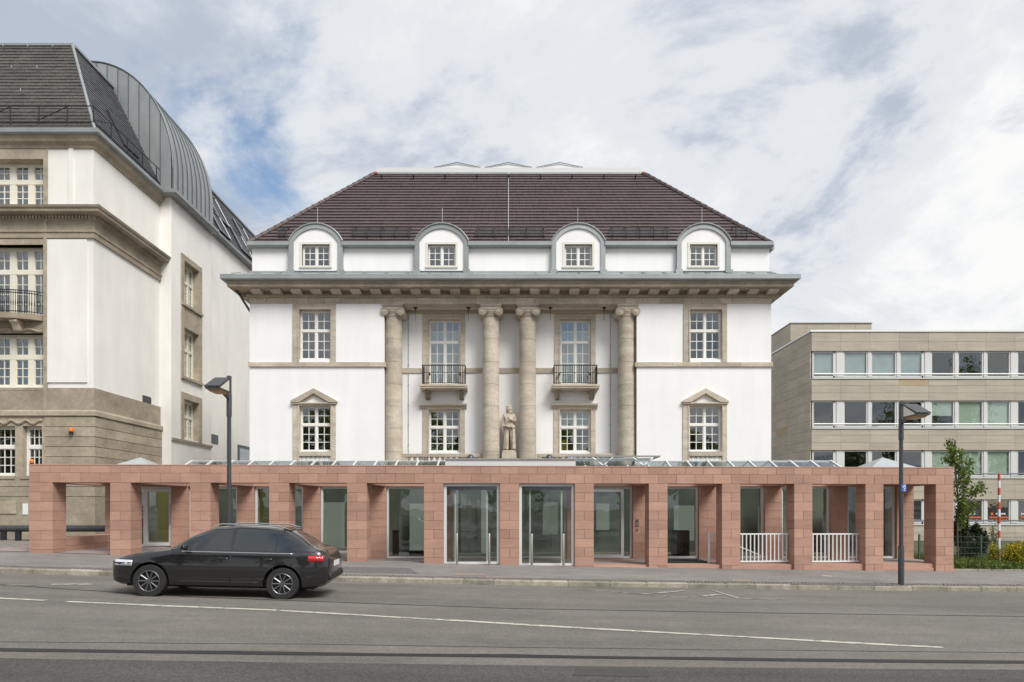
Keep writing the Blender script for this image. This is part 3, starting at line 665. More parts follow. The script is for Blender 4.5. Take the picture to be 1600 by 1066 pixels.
XE = PX[-1]+PW
# lintel: two courses of blocks, joints staggered
z1_, z2_ = ZL, ZL+.29
x = PX[0]; first = True
xs = [PX[0]] + [PX[0]+.3+.585*i for i in range(0, 49)]
xs = [q for q in xs if q < XE-.15] + [XE]
for a, c in zip(xs[:-1], xs[1:]): put(c-a, PD, .29, a, wallD(a), z1_)
xs = [PX[0]+.585*i for i in range(0, 50)]; xs = [q for q in xs if q < XE-.2] + [XE]
for a, c in zip(xs[:-1], xs[1:]): put(c-a, PD, .225, a, wallD(a), z2_)
core.hexa(*[[(PX[0]+.012,wallD(PX[0])+.012,q),(XE-.012,wallD(XE)+.012,q),(XE-.012,wallD(XE)+PD-.012,q),(PX[0]+.012,wallD(PX[0])+PD-.012,q)] for q in (ZL+.012, ZL+.50)])
core.build('mortar_core', mat('mortar', (.17,.1,.085), .95), colon)
sheared(PX[0]-.008, XE+.008, 21.2-.008, 21.2+PD+.01, ZL+.517, ZL+.55).build('coping', sand, colon, bevel=.004)
# rear piers, beams from pillar to pier
rear = MB()
for i, px in enumerate(PX):
    rr = 0; z = ZL
    while z > zw(px)-.1:
        zz = z-CH
        for (a, c) in ([(px,px+PW)] if rr % 2 == 0 else [(px,px+PW/2),(px+PW/2,px+PW)]):
            e = .004; rear.box(a+e, c-e, BY, BY+.6, zz+e, z-e)
        rear.box(px+.012, px+PW-.012, BY+.012, BY+.588, zz-.01, z)
        z = zz; rr += 1
rear.build('rear_pier_blocks', sand, colon, kind='stuff')
for i, px in enumerate(PX):
    MB().hexa([(px+.004,wallD(px)+PD+.001,ZL+.002),(px+PW-.004,wallD(px+PW)+PD+.001,ZL+.002),(px+PW-.004,BY-.001,ZL+.002),(px+.004,BY-.001,ZL+.002)],
              [(px+.004,wallD(px)+PD+.001,ZL+.4),(px+PW-.004,wallD(px+PW)+PD+.001,ZL+.4),(px+PW-.004,BY-.001,ZL+.4),(px+.004,BY-.001,ZL+.4)]).build('cross_beam', sand, colon)
    if i < 12: MB().box(px+PW*.5+.003, px+PIT+PW*.5-.003, BY-.002+.004, BY+.596, ZL+.003, ZL+.36).build('rear_lintel', sand, colon)
for px, side in ((PX[0], 0), (PX[12], 1)):          # low walls at both ends
    z0, z1 = zw(px)-.2, zw(px)+.42
    n = 4; y0 = wallD(px)+PD+.003
    if side == 0:
        for i in range(n):
            for r_ in range(2):
                a = y0+(BY-.003-y0)*i/n; c = y0+(BY-.003-y0)*(i+1)/n
                MB().box(px+.02, px+PW-.02, a+.003, c-.003, zw(px)-.12+r_*.27+.003, zw(px)-.12+(r_+1)*.27-.003).build('low_wall_block', sand, colon, bevel=.005)
# ------------------------------------------------------------------ gallery floor, steps
FZ = -.03
fl = MB()
for a, c in zip(PX[3:12], PX[4:]):
    fl.hexa(*[[(a+PW+.001,wallD(a+PW)+.1,q),(c-.001,wallD(c)+.1,q),(c-.001,wallD(c)+PD+.02,q),(a+PW+.001,wallD(a+PW)+PD+.02,q)] for q in (-.7, FZ)])
fl.build('threshold', sand, colon, kind='stuff')
b = MB(); b.hexa(*[[(PX[4],wallD(PX[4])+PD+.02,q),(XE,wallD(XE)+PD+.02,q),(XE,VY-.02,q),(PX[4],VY-.02,q)] for q in (-.7, FZ-.002)])
b.build('gallery_floor', mat('floor_slab', (.30,.25,.23), .8, noise=[(2,.1)]), kind='structure')
sheet('gallery_ground', lambda x, t: wallD(x)+.2+t, [x*1.0 for x in range(-16,-4)], [0,1,2,4,6.5], MATS['floor_slab'], .012, kind='structure')
a, c = PX[11]+PW, PX[12]
steps = thing('entrance_steps', ((a+c)/2, wallD(12.8), zw(12.8)), 'red sandstone steps inside the rightmost opening of the colonnade', 'steps')
for i in range(2): sheared(a+.004, c-.004, 21.2+.06+i*.36, 21.2+.06+i*.36+.5, zw(12.8)-.2, zw(12.8)+.09*(i+1)).build('step', sand, steps, bevel=.008)
b = MB(); a, c = PX[7]+PW, PX[8]; ramp = thing('entrance_ramp', ((a+c)/2, wallD(3.2), zw(3)), 'pink sandstone slab sloping up to the aluminium door', 'ramp')
b.hexa([(a+.004,wallD(a)-.05,-.4),(c-.004,wallD(c)-.05,-.4),(c-.004,BY-.02,-.4),(a+.004,BY-.02,-.4)], [(a+.004,wallD(a)-.05,zw(a)+.012),(c-.004,wallD(c)-.05,zw(c)+.012),(c-.004,BY-.02,FZ+.006),(a+.004,BY-.02,FZ+.006)]).build('slab', mat('ramp_slab', (.44,.28,.23), .85, noise=[(2,.1)]), ramp)
a, c = PX[8]+PW, PX[9]
sheared(a+.05, c-.12, 21.2+.75, 21.2+2.3, FZ+.002, FZ+.02).build('door_mat', black, origin=((a+c)/2, 22.5, FZ), label='dark door mat behind the opening left of the white railings', cat='mat')

# ================================================================== the glazed foyer behind and in the colonnade
foyer = thing('glazed_foyer', (0, BY, FZ), 'glazed foyer with white aluminium frames and glass roof behind the red colonnade', 'foyer')
GY = BY+.12
def glazing(x0, x1, y, z0, z1, name='glazing', fr=.075, door=None, side=None, k=0.0, bot=.07):
    """aluminium framed glass; door: share of width at which a door leaf starts"""
    b = MB(); yy = lambda xx: y + k*xx
    def bx(a, c, d0, d1, p, q): b.hexa([(a,yy(a)+d0,p),(c,yy(c)+d0,p),(c,yy(c)+d1,p),(a,yy(a)+d1,p)], [(a,yy(a)+d0,q),(c,yy(c)+d0,q),(c,yy(c)+d1,q),(a,yy(a)+d1,q)])
    bx(x0,x0+fr,0,.09,z0,z1); bx(x1-fr,x1,0,.09,z0,z1); bx(x0+fr,x1-fr,0,.09,z1-fr,z1); bx(x0+fr,x1-fr,0,.09,z0,z0+bot)
    if door:
        d0, d1 = door; bx(d0-.03,d0+.03,.002,.088,z0+bot,z1-fr)
        e = .1
        bx(d0+.035,d0+.035+e,-.02,.07,z0+.02,z1-fr-.01); bx(d1-e,d1,-.02,.07,z0+.02,z1-fr-.01); bx(d0+.035+e,d1-e,-.02,.07,z1-fr-.01-e,z1-fr-.01); bx(d0+.035+e,d1-e,-.02,.07,z0+.02,z0+.13)
    o = b.build(name, alu, foyer)
    def pn(a, c): MB().hexa([(a,yy(a)+.03,z0+.03),(c,yy(c)+.03,z0+.03),(c,yy(c)+.045,z0+.03),(a,yy(a)+.045,z0+.03)], [(a,yy(a)+.03,z1-.03),(c,yy(c)+.03,z1-.03),(c,yy(c)+.045,z1-.03),(a,yy(a)+.045,z1-.03)]).build('glass_pane', glassg, o)
    if door:
        cuts = sorted({x0+.02, door[0], door[1], x1-.02}); 
        for a, c in zip(cuts[:-1], cuts[1:]):
            if c-a > .06: pn(a, c)
    else: pn(x0+.02, x1-.02)
    return o
for i in range(0, 12):
    a, c = PX[i]+PW+.005, PX[i+1]-.005; zlo = FZ if i >= 4 else zw(a)-.02
    dr = None
    if i == 7: dr = (a+.05, c-.30)
    if i == 0: dr = (a+.72, c-.02)
    g_ = glazing(a, c, GY, zlo+.01, ZL-.003, door=dr)
    if dr: MB().path([(dr[0]+.16,GY-.07,zlo+.75),(dr[0]+.16,GY-.07,zlo+1.55)] if i == 7 else [(dr[1]-.05,GY-.07,zlo+.8),(dr[1]-.05,GY-.07,zlo+1.5)], .018, 8).build('door_handle', inox, g_)
for i in (5, 6):                                    # entrance portals flush with the street
    a, c = PX[i]+PW+.004, PX[i+1]-.004; zlo = min(zw(a), zw(c))+.02
    o = glazing(a, c, 21.2+.12, zlo, ZL-.003, 'entrance_portal', .085, k=KS)
    MB().box(a+.1, c-.1, wallD(a)+.16, wallD(a)+.2, ZL-.2, ZL-.095).build('door_track', steel, o)
    for xx in (a+.32, c-.42): MB().box(xx, xx+.05, wallD(a)+.26, wallD(a)+.31, zlo+.05, ZL-.2).build('inner_stile', alu, o)
# glass roof: rafters and panes
GX0, GX1 = -12.1, 12.25; ry0, rz0, ry1, rz1 = BY+.3, ZL+.42, 26.05, 3.545
groof = MB().box(GX0, GX1, ry1-.03, ry1+.03, rz1-.05, rz1+.03).build('glass_roof', alu, foyer)
n = 31; wv = (GX1-GX0)/n
raf = shared(MB().add([(-.03,ry0,rz0),(.03,ry0,rz0),(.03,ry1-.031,rz1-.02),(-.03,ry1-.031,rz1-.02),(-.03,ry0,rz0+.07),(.03,ry0,rz0+.07),(.03,ry1-.031,rz1+.05),(-.03,ry1-.031,rz1+.05)], [(0,3,2,1),(4,5,6,7),(0,1,5,4),(1,2,6,5),(2,3,7,6),(3,0,4,7)]).mesh('rafter', (0,ry0,rz0)), alu)
raf2 = shared(MB().add([(-.03,ry1+.031,rz1-.02),(.03,ry1+.031,rz1-.02),(.03,VY-.1,ZL+.5),(-.03,VY-.1,ZL+.5),(-.03,ry1+.031,rz1+.05),(.03,ry1+.031,rz1+.05),(.03,VY-.1,ZL+.57),(-.03,VY-.1,ZL+.57)], [(0,3,2,1),(4,5,6,7),(0,1,5,4),(1,2,6,5),(2,3,7,6),(3,0,4,7)]).mesh('rafter', (0,ry1,rz1)), alu)
gp = shared(MB().add([(.03,ry0,rz0+.03),(wv-.03,ry0,rz0+.03),(wv-.03,ry1-.031,rz1+.01),(.03,ry1-.031,rz1+.01)], [(0,1,2,3)]).mesh('roof_pane', (0,ry0,rz0)), glassr)
gp2 = shared(MB().add([(.03,ry1+.031,rz1+.01),(wv-.03,ry1+.031,rz1+.01),(wv-.03,VY-.1,ZL+.53),(.03,VY-.1,ZL+.53)], [(0,1,2,3)]).mesh('roof_pane', (0,ry1,rz1)), glassr)
for i in range(n+1):
    xx = GX0+i*wv; piece('rafter', raf, groof, (xx, ry0, rz0)); piece('rafter', raf2, groof, (xx, ry1, rz1))
    if i < n: piece('roof_pane', gp, groof, (xx, ry0, rz0)); piece('roof_pane', gp2, groof, (xx, ry1, rz1))
# inside walls
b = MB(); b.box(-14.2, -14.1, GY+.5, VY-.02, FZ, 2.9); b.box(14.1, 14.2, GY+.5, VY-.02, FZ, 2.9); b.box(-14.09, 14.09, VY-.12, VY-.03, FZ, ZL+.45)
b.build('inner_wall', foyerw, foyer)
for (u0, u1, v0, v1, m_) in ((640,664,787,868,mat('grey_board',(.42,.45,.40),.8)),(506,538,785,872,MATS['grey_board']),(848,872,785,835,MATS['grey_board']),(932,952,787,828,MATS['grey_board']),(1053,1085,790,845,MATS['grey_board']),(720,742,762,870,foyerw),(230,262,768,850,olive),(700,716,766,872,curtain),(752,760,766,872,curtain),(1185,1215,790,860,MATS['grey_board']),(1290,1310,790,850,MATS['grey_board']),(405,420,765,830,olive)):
    MB().box(X(u0,27.4), X(u1,27.4), 27.4, 27.46, Z(v1,27.4), Z(v0,27.4)).build('partition_panel', m_, foyer)
# box gutter over the entrance, tilted glass hatch, corner pyramids
x0, x1 = X(697,22.6), X(898,22.6)
MB().box(x0, x1, 22.3, 23.6, ZL+.3, Z(718.5,22.3)).build('entrance_roof_box', alu, foyer)
MB().box(x0-.02, x1+.02, 22.26, 23.64, Z(718.5,22.3)+.002, Z(717,22.3)+.012).build('roof_box_edge', zinc, foyer)
hx0, hx1 = X(884,23.2), X(1027,23.2); hz = Z(714.5,23.2)
h = MB().add([(hx0,23.0,hz-.16),(hx1-.0,23.0,hz-.0),(hx1,25.0,hz+.02),(hx0,25.0,hz-.1)], [(0,1,2,3)]) if False else MB()
h.box(hx0,hx1,22.7,22.76,hz-.03,hz+.02); h.box(hx0,hx1,23.84,23.9,hz-.03,hz+.02); h.box(hx0,hx0+.06,22.76,23.84,hz-.03,hz+.02); h.box(hx1-.06,hx1,22.76,23.84,hz-.03,hz+.02)
ho = h.build('glass_canopy_frame', zinc, foyer)
for i in range(5):
    xx = hx0+.2+i*(hx1-hx0-.4)/4; MB().tube((xx,22.9,hz-.031),(xx+.35*(1 if i%2 else -1),22.8,hz-.32),.022,6).build('canopy_strut', alu, ho)
MB().hexa([(hx0+.05,22.75,hz-.3),(hx1-.3,22.75,hz-.3),(hx1-.1,23.85,hz-.04),(hx0+.05,23.85,hz-.04)], [(hx0+.05,22.75,hz-.285),(hx1-.3,22.75,hz-.285),(hx1-.1,23.85,hz-.032),(hx0+.05,23.85,hz-.032)]).build('canopy_glass', glassr, ho)
for cx in (PX[0]+PW/2+PIT/2+.12, PX[11]+PW/2+PIT/2+.02):
    w = .86; cy = 23.6; za = 3.52; zb_ = 3.08
    MB().add([(cx-w,cy-w,zb_),(cx+w,cy-w,zb_),(cx+w,cy+w,zb_),(cx-w,cy+w,zb_),(cx,cy,za),(cx-w,cy-w,zb_-.2),(cx+w,cy-w,zb_-.2),(cx+w,cy+w,zb_-.2),(cx-w,cy+w,zb_-.2)], [(0,1,4),(1,2,4),(2,3,4),(3,0,4),(5,6,1,0),(6,7,2,1),(7,8,3,2),(8,5,0,3)]).build('corner_skylight', mat('opal_skylight%d' % int(cx > 0), (.36,.39,.40), .2), foyer)
# ------------------------------------------------------------------ small things on the colonnade
lab = {'l': 'left of the two dark dome caps on the roof over the entrance', 'r': 'right of the two dark dome caps on the roof over the entrance'}
for u, s_ in ((735,'l'), (858,'r')):
    cx = X(u, 23.2); t = thing('dome_cap', (cx, 23.2, 3.3), lab[s_], 'dome', 'dark dome caps over the entrance')
    zz = Z(717, 23.2)-.05
    MB().lathe([(.13,-.2),(.13,0),(.135,.03),(.125,.1),(.09,.16),(.04,.19),(.005,.2)], (cx,23.2,zz), 16).build('cap', steel, t, smooth=True)
    MB().lathe([(.15,-.24),(.15,-.2),(.13,-.2)], (cx,23.2,zz), 16).build('collar', steel, t)
names = ['leftmost of the four slim steel posts before the entrance glass', 'second of the four slim steel posts before the entrance glass', 'third of the four slim steel posts before the entrance glass', 'rightmost of the four slim steel posts before the entrance glass']
for (u, vt, vb), nm in zip(((714,834,878),(764.5,834,879),(831,834.5,882),(880.5,834.5,883)), names):
    D = 21.05+KS*X(u,21.1); cx = X(u, D); zt = Z(vt, D); t = thing('steel_post', (cx, D, zs(cx,D)), nm, 'post', 'steel posts before the entrance')
    MB().lathe([(.036,-.05),(.036,zt-zs(cx,D)-.01),(.03,zt-zs(cx,D)),(.005,zt-zs(cx,D)+.004)], (cx,D,zs(cx,D)), 12).build('shaft', inox, t, smooth=True)
    MB().lathe([(.06,-.02),(.06,.012),(.04,.016)], (cx,D,zs(cx,D)), 14).build('base_plate', inox, t)
for i, nm in ((9, 'white steel railing in the opening with the dark diagonal stair rail behind'), (10, 'white steel railing in the opening left of the right street lamp')):
    a, c = PX[i]+PW+.003, PX[i+1]-.003; D = wallD(a)+.42; zlo, zhi = Z(878.5,D), Z(833.5,D); c2 = c
    t = thing('white_railing', ((a+c)/2, D, FZ), nm, 'railing', 'white railings in the colonnade openings')
    yy = lambda xx: D+KS*(xx-a)
    MB().hexa([(a,yy(a)-.02,zhi-.045),(c2,yy(c2)-.02,zhi-.045),(c2,yy(c2)+.02,zhi-.045),(a,yy(a)+.02,zhi-.045)], [(a,yy(a)-.02,zhi),(c2,yy(c2)-.02,zhi),(c2,yy(c2)+.02,zhi),(a,yy(a)+.02,zhi)]).build('top_rail', white, t)
    MB().hexa([(a,yy(a)-.018,zlo),(c2,yy(c2)-.018,zlo),(c2,yy(c2)+.018,zlo),(a,yy(a)+.018,zlo)], [(a,yy(a)-.018,zlo+.045),(c2,yy(c2)-.018,zlo+.045),(c2,yy(c2)+.018,zlo+.045),(a,yy(a)+.018,zlo+.045)]).build('bottom_rail', white, t)
    for q in range(13): xx = a+.07+q*(c2-a-.14)/12; MB().box(xx-.016, xx+.016, yy(xx)-.014, yy(xx)+.014, zlo+.046, zhi-.046).build('bar', white, t)
i = 9; a = PX[9]+PW
t = thing('stair_handrail', (a+.6, 23.0, FZ), 'thin white sloping handrail behind the left white railing', 'handrail')
MB().tube((a+.1,23.0,Z(848,23.0)),(a+1.55,23.0,Z(876,23)),.022,8).build('rail', white, t)
MB().tube((a+1.5,23.0,Z(876,23)+.02),(a+1.5,23,FZ-.05),.02,8).build('post', white, t)
px_ = X(1108, 22.3); t = thing('gate_post', (px_, 22.3, FZ), 'short white post with two hinge arms in the opening right of the door mat', 'post')
MB().lathe([(.045,0),(.045,Z(832,22.3)-FZ-.02),(.03,Z(832,22.3)-FZ),(.004,Z(832,22.3)-FZ+.005)], (px_,22.3,FZ), 12).build('shaft', white, t, smooth=True)
for zz in (Z(836,22.3), Z(844.5,22.3)): MB().path([(px_,22.3,zz),(px_+.13,22.28,zz-.03),(px_+.22,22.3,zz-.02)], .014, 6).build('hinge_arm', white, t)
px_ = X(996,BY-.03); t = thing('intercom', (px_, BY-.03, 1.0), 'small steel intercom plate on the pier beside the aluminium door', 'intercom')
MB().box(px_-.055, px_+.055, BY-.03, BY-.001, Z(822,BY), Z(811.5,BY)).build('plate', inox, t, bevel=.006)
MB().box(px_-.03, px_+.03, BY-.036, BY-.0305, Z(815,BY), Z(812.8,BY)).build('speaker_slot', black, t)
MB().tube((px_,BY-.001,Z(827,BY)),(px_,BY-.03,Z(827,BY)),.045,12).build('button', inox, t)
px_ = X(1064,25.6); t = thing('dark_cabinet', (px_, 25.6, FZ), 'black cabinet standing behind the glass right of the aluminium door', 'cabinet')
MB().box(px_-.3, px_+.3, 25.5, 25.95, FZ+.02, Z(829,25.5)).build('body', black, t, bevel=.01)
MB().box(px_-.27, px_+.27, 25.485, 25.499, FZ+.5, Z(831,25.5)).build('door_panel', steel, t)
px_ = X(618,25.5); t = thing('dark_column_heater', (px_, 25.5, FZ), 'dark slim cabinet behind the glass left of the entrance', 'cabinet')
MB().box(px_-.1, px_+.1, 25.4, 25.7, FZ+.02, Z(830,25.5)).build('body', black, t, bevel=.01); MB().box(px_-.12, px_+.12, 25.38, 25.72, Z(830,25.5)+.001, Z(828.5,25.5)).build('lid', black, t)
px_ = X(664,26); t = thing('bench', (X(650,26), 26, FZ), 'low dark bench inside the foyer left of the entrance', 'bench')
MB().box(X(640,26), X(664,26), 25.8, 26.3, Z(866,26), Z(861,26)).build('seat', black, t); 
for u in (642,662): MB().box(X(u,26)-.03, X(u,26)+.03, 25.85, 26.25, FZ, Z(866,26)-.001).build('leg', black, t)
# poster stuck behind the left glass
t = thing('poster', (X(226,GY+.1), GY+.1, 1.2), 'magenta and mint striped poster at the left edge of the glass door', 'poster')
xa, xb = X(221,GY+.1), X(229.5,GY+.1)
bands = [(789,794,magenta),(794,797,mint),(797,800,magenta),(800,803,mint),(803,806,magenta),(806,809,mint),(809,824,magenta)]
for v0, v1, m_ in bands: MB().box(xa, xb, GY+.1, GY+.104, Z(v1,GY+.1), Z(v0,GY+.1)).build('stripe', m_, t)
# ================================================================== statue between the middle columns
def statue():
    sx, sy, szz = X(795.5,28.55), 28.5, Z(704.5,28.5)
    t = thing('statue', (sx, sy, szz-.45), 'limestone statue of a draped woman standing on a plinth between the middle columns', 'statue')
    b = MB(); b.box(sx-.27, sx+.27, sy-.24, sy+.24, szz-.09, szz); b.box(sx-.3, sx+.3, sy-.27, sy+.27, szz-1.4, szz-.091); b.build('plinth', statuem, t, bevel=.012)
    H = Z(634.5,28.5)-szz; k = H/1.80
    V = [(0,0,.98),(0,.0,1.15),(0,-.02,1.33),(0,0,1.47),(0,-.02,1.56),(0,-.03,1.66),(0,-.02,1.76),      # pelvis..head top (0-6)
         (-.1,-.02,.88),(-.09,-.06,.5),(-.08,-.01,.1),(-.09,-.1,.03),                                     # front-left leg of the viewer (7-10)
         (.1,.02,.88),(.12,-.04,.5),(.12,.03,.1),(.13,-.08,.03),                                          # (11-14)
         (-.19,0,1.42),(-.25,.03,1.17),(-.25,-.02,.93),(-.24,-.05,.82),                                   # arm hanging (15-18)
         (.19,0,1.42),(.25,-.02,1.18),(.1,-.2,1.22),(.0,-.22,1.27)]                                       # arm bent to the chest (19-22)
    rad = [.165,.145,.165,.08,.09,.135,.11, .12,.08,.06,.05, .12,.08,.06,.05, .075,.06,.05,.045, .075,.06,.05,.045]
    E = [(0,1),(1,2),(2,3),(3,4),(4,5),(5,6),(0,7),(7,8),(8,9),(9,10),(0,11),(11,12),(12,13),(13,14),(2,15),(15,16),(16,17),(17,18),(2,19),(19,20),(20,21),(21,22)]
    me = bpy.data.meshes.new('body'); me.from_pydata([(x*k,y*k,z*k) for x,y,z in V], E, []); me.materials.append(statuem)
    o = link('body', me, None, t, (0,0,.45)); md = o.modifiers.new('skin','SKIN')
    for i, r_ in enumerate(rad):
        sv = me.skin_vertices[0].data[i]; sv.radius = (r_*k*1.05, r_*k*1.05); sv.use_root = (i == 0)
    s2 = o.modifiers.new('sub','SUBSURF'); s2.levels = 2; s2.render_levels = 2; md.use_smooth_shade = True
    # mantle: a folded cloth that falls from the hips to the plinth and behind the legs
    b = MB(); rows, n = 14, 40; vs = []
    for j in range(rows+1):
        f = j/rows; z = (1.02-.98*f)*k
        for i in range(n+1):
            a = R(-58) + R(292)*i/n; fold = 1+.07*math.sin(i*1.9+f*2)+.03*math.sin(i*4.1)
            rx, ry_ = (.205+.05*f)*fold, (.175+.03*f)*fold
            vs.append((sx+rx*k*math.cos(a)+.02*k, sy+ry_*k*math.sin(a), szz+z))
    b.add(vs, [(j*(n+1)+i, j*(n+1)+i+1, (j+1)*(n+1)+i+1, (j+1)*(n+1)+i) for j in range(rows) for i in range(n)])
    for i in range(12):                              # roll of cloth across the hips
        a0, a1 = R(180+15*i), R(180+15*(i+1)); f0, f1 = 1-abs(i-6)/14, 1-abs(i+1-6)/14
        b.tube((sx+.215*k*math.cos(a0), sy+.2*k*math.sin(a0), szz+(1.0-.015*i*k/2+.02*math.sin(i*2))*k), (sx+.215*k*math.cos(a1), sy+.2*k*math.sin(a1), szz+(1.0-.015*(i+1)*k/2+.02*math.sin(i*2+2))*k), .045*k, 8)
    m_ = b.build('mantle', statuem, t, smooth=True); so_ = m_.modifiers.new('thick','SOLIDIFY'); so_.thickness = .025
    hb = MB(); prof = [(.0,1.845),(.07,1.83),(.115,1.775),(.128,1.69),(.122,1.6),(.13,1.5),(.17,1.43)]; n = 18; vs = []
    for r_, z in prof:
        for i in range(n+1):
            a = (R(-30)+R(240)*i/n) if z < 1.74 else (R(-90)+R(360)*i/n); vs.append((sx+r_*k*math.cos(a), sy+r_*1.05*k*math.sin(a)-.0, szz+z*k))
    hb.add(vs, [(j*(n+1)+i, j*(n+1)+i+1, (j+1)*(n+1)+i+1, (j+1)*(n+1)+i) for j in range(len(prof)-1) for i in range(n)])
    ho_ = hb.build('hood', statuem, t, smooth=True); so_ = ho_.modifiers.new('thick','SOLIDIFY'); so_.thickness = .02
    fb = MB()                                        # face: nose, brow, lips, chin on the head
    zf_ = szz+1.655*k; yf = sy-.135*k
    fb.hexa([(sx-.018,yf+.02,zf_-.03),(sx+.018,yf+.02,zf_-.03),(sx+.006,yf-.025,zf_-.02),(sx-.006,yf-.025,zf_-.02)], [(sx-.008,yf+.02,zf_+.04),(sx+.008,yf+.02,zf_+.04),(sx+.004,yf,zf_+.035),(sx-.004,yf,zf_+.035)])
    fb.tube((sx-.055,yf+.015,zf_+.045),(sx+.055,yf+.015,zf_+.045),.014,6); fb.tube((sx-.025,yf+.008,zf_-.06),(sx+.025,yf+.008,zf_-.06),.01,6)
    fb.build('face', statuem, t, smooth=True)
    hd = MB()
    for hx, hy, hz_, dx in ((-.24,-.055,.8,-.3),(.0,-.225,1.27,-1)):
        for q in range(4): 
            ln = (.07,.085,.08,.06)[q]
            if dx == -1: hd.path([(sx+hx*k, sy+(hy-.012)*k, szz+(hz_+.02-.013*q)*k),(sx+(hx-ln*.6)*k, sy+(hy-.02)*k, szz+(hz_+.03-.014*q)*k),(sx+(hx-ln)*k, sy+(hy+.0)*k, szz+(hz_+.02-.014*q)*k)], .0085, 6)
            else: hd.path([(sx+(hx-.02+.014*q)*k, sy+hy*k, szz+hz_*k),(sx+(hx-.022+.015*q)*k, sy+(hy-.015)*k, szz+(hz_-ln*.6)*k),(sx+(hx-.02+.014*q)*k, sy+(hy-.005)*k, szz+(hz_-ln)*k)], .0085, 6)
        hd.path([(sx+(hx+.02)*k, sy+(hy-.02)*k, szz+(hz_+.03)*k),(sx+(hx+.03*(-1 if dx==-1 else 1))*k, sy+(hy-.045)*k, szz+(hz_+.05*(1 if dx==-1 else -.6))*k)], .01, 6)
    hd.build('fingers', statuem, t)
statue()
# ================================================================== the tall house on the left
LY, LX = 27.0, -16.45; BX = -15.9; Y2, Y3 = 32.1, 36.4; LX0 = -30.0
lh = thing('corner_house', (LX, LY, .5), 'tall cream corner house with limestone base, slate mansard and round zinc roof', 'building')
ZB = Z(606.5, LY); ZS = Z(640, LY); LEV = Z(213, LY)
wx0, wx1 = -22.05, X(70, LY)
rows = [(250,320.5),(383,492),(521,605)]
ops = [(wx0, wx1, Z(v1,LY), Z(v0,LY)) for v0, v1 in rows]
b = MB(); wall_open(b, LX0, LX, ZB, LEV+.1, LY, LY+.45, ops); b.build('front_wall', cream, lh)
MB().box(X(108,LY), X(115,LY), LY-.05, LY-.001, Z(372,LY)+1.1, LEV).build('pilaster', cream, lh)
MB().box(X(75,LY), X(137,LY), LY-.055, LY-.001, ZB+.22, Z(373,LY)-.05).build('raised_panel', cream, lh)
MB().box(LX-.45, LX, LY+.451, Y2+.01, ZB, LEV+.1).build('side_wall', cream, lh)
wsp = [(33.3,34.9,11.75,13.85),(33.3,34.9,8.2,10.6),(33.3,34.9,5.15,7.1)]
b = MB()                                            # bay wall facing right, with openings
ys = [Y2, 33.3, 34.9, Y3]
b.box(BX-.4, BX, Y2, 33.3, -.3, LEV); b.box(BX-.4, BX, 34.9, Y3, -.3, LEV)
zz = -.3
for (_,_,p,q) in sorted(wsp, key=lambda w: w[2]): b.box(BX-.4, BX, 33.3, 34.9, zz, p); zz = q
b.box(BX-.4, BX, 33.3, 34.9, zz, LEV); b.box(LX-2, BX-.4, Y2, Y2+.3, -.3, LEV); b.box(LX-2, BX-.4, Y3-.3, Y3, -.3, LEV)
b.build('bay_wall', cream, lh)
MB().box(LX-.45, LX, Y3+.001, 62, -.3, 16.95).build('rear_wall', cream, lh)
b = MB(); b.box(LX0, LX-.5, LY+2.2, LY+2.3, .3, LEV); b.box(LX-1.9, LX-1.8, Y2+.3, Y3-.3, 2, LEV)
for z in (6.2, 9.5, 12.7): b.box(LX0, LX-.5, LY+.46, LY+2.19, z, z+.15); b.box(LX-1.79, BX-.41, Y2+.31, Y3-.31, z+1.6 if z < 12 else z+1.5, z+1.75 if z < 12 else z+1.65)
b.build('room', mat('house_room', (.5,.5,.5), .9), lh)
# stone frame of the window strip
b = MB(); zt = Z(236,LY); b.box(wx1-.004, wx1+.13, LY-.09, LY+.3, ZS, zt); b.box(wx0-.13, wx0+.004, LY-.09, LY+.3, ZS, zt); b.box(wx0+.004, wx1-.004, LY-.09, LY+.3, Z(248,LY)-.06, zt)
b.box(wx0, wx1, LY-.05, LY+.3, Z(383,LY), Z(374,LY)); b.build('window_strip_frame', limed, lh)
for k, (x0,x1,z0,z1) in enumerate(ops):
    w = window(lh, (x0, LY+.3, z0), x1-x0, z1-z0, [(3,3),(2,2)] if k != 1 else [(4,4),(2,2)], 5, 2, .12, .23, .17, .03, .09, m=creamwood)
    MB().box(x0+.1, x1-.1, LY+.75, LY+.77, z0, z1).build('net_curtain', mat('curtain_grey%d' % k, (.22,.24,.27), .9, noise=[(9,.5,(1,1,.05))]), w)
# balcony of the middle storey: bowed slab and railing
zb_ = Z(491,LY-.3); b = MB(); pts = []
for i in range(13): f = i/12; pts.append((wx0+.05+(wx1-wx0-.1)*f, LY-.1-.5*math.sin(math.pi*f)**.6))
bc = MB().hexa([(x,y,zb_-.2) for x,y in pts]+[(wx1-.05,LY+.3,zb_-.2),(wx0+.05,LY+.3,zb_-.2)], [(x,y-.03,zb_) for x,y in pts]+[(wx1-.05,LY+.3,zb_),(wx0+.05,LY+.3,zb_)]).build('balcony_slab', limed, lh)
rl = MB(); zr = zb_+.92
pp = [(x,y+.08) for x,y in pts]
for zz in (zr, zr-.1, zb_+.1): rl.path([(x,y,zz) for x,y in pp], .02, 5)
for i in range(12):
    for q in range(4):
        f = q/4; x_ = pp[i][0]+(pp[i+1][0]-pp[i][0])*f; y_ = pp[i][1]+(pp[i+1][1]-pp[i][1])*f
        rl.lathe([(.012,0),(.012,.3),(.022,.42),(.012,.55),(.012,.92)], (x_,y_,zb_), 5)
rl.build('balcony_railing', iron, bc)
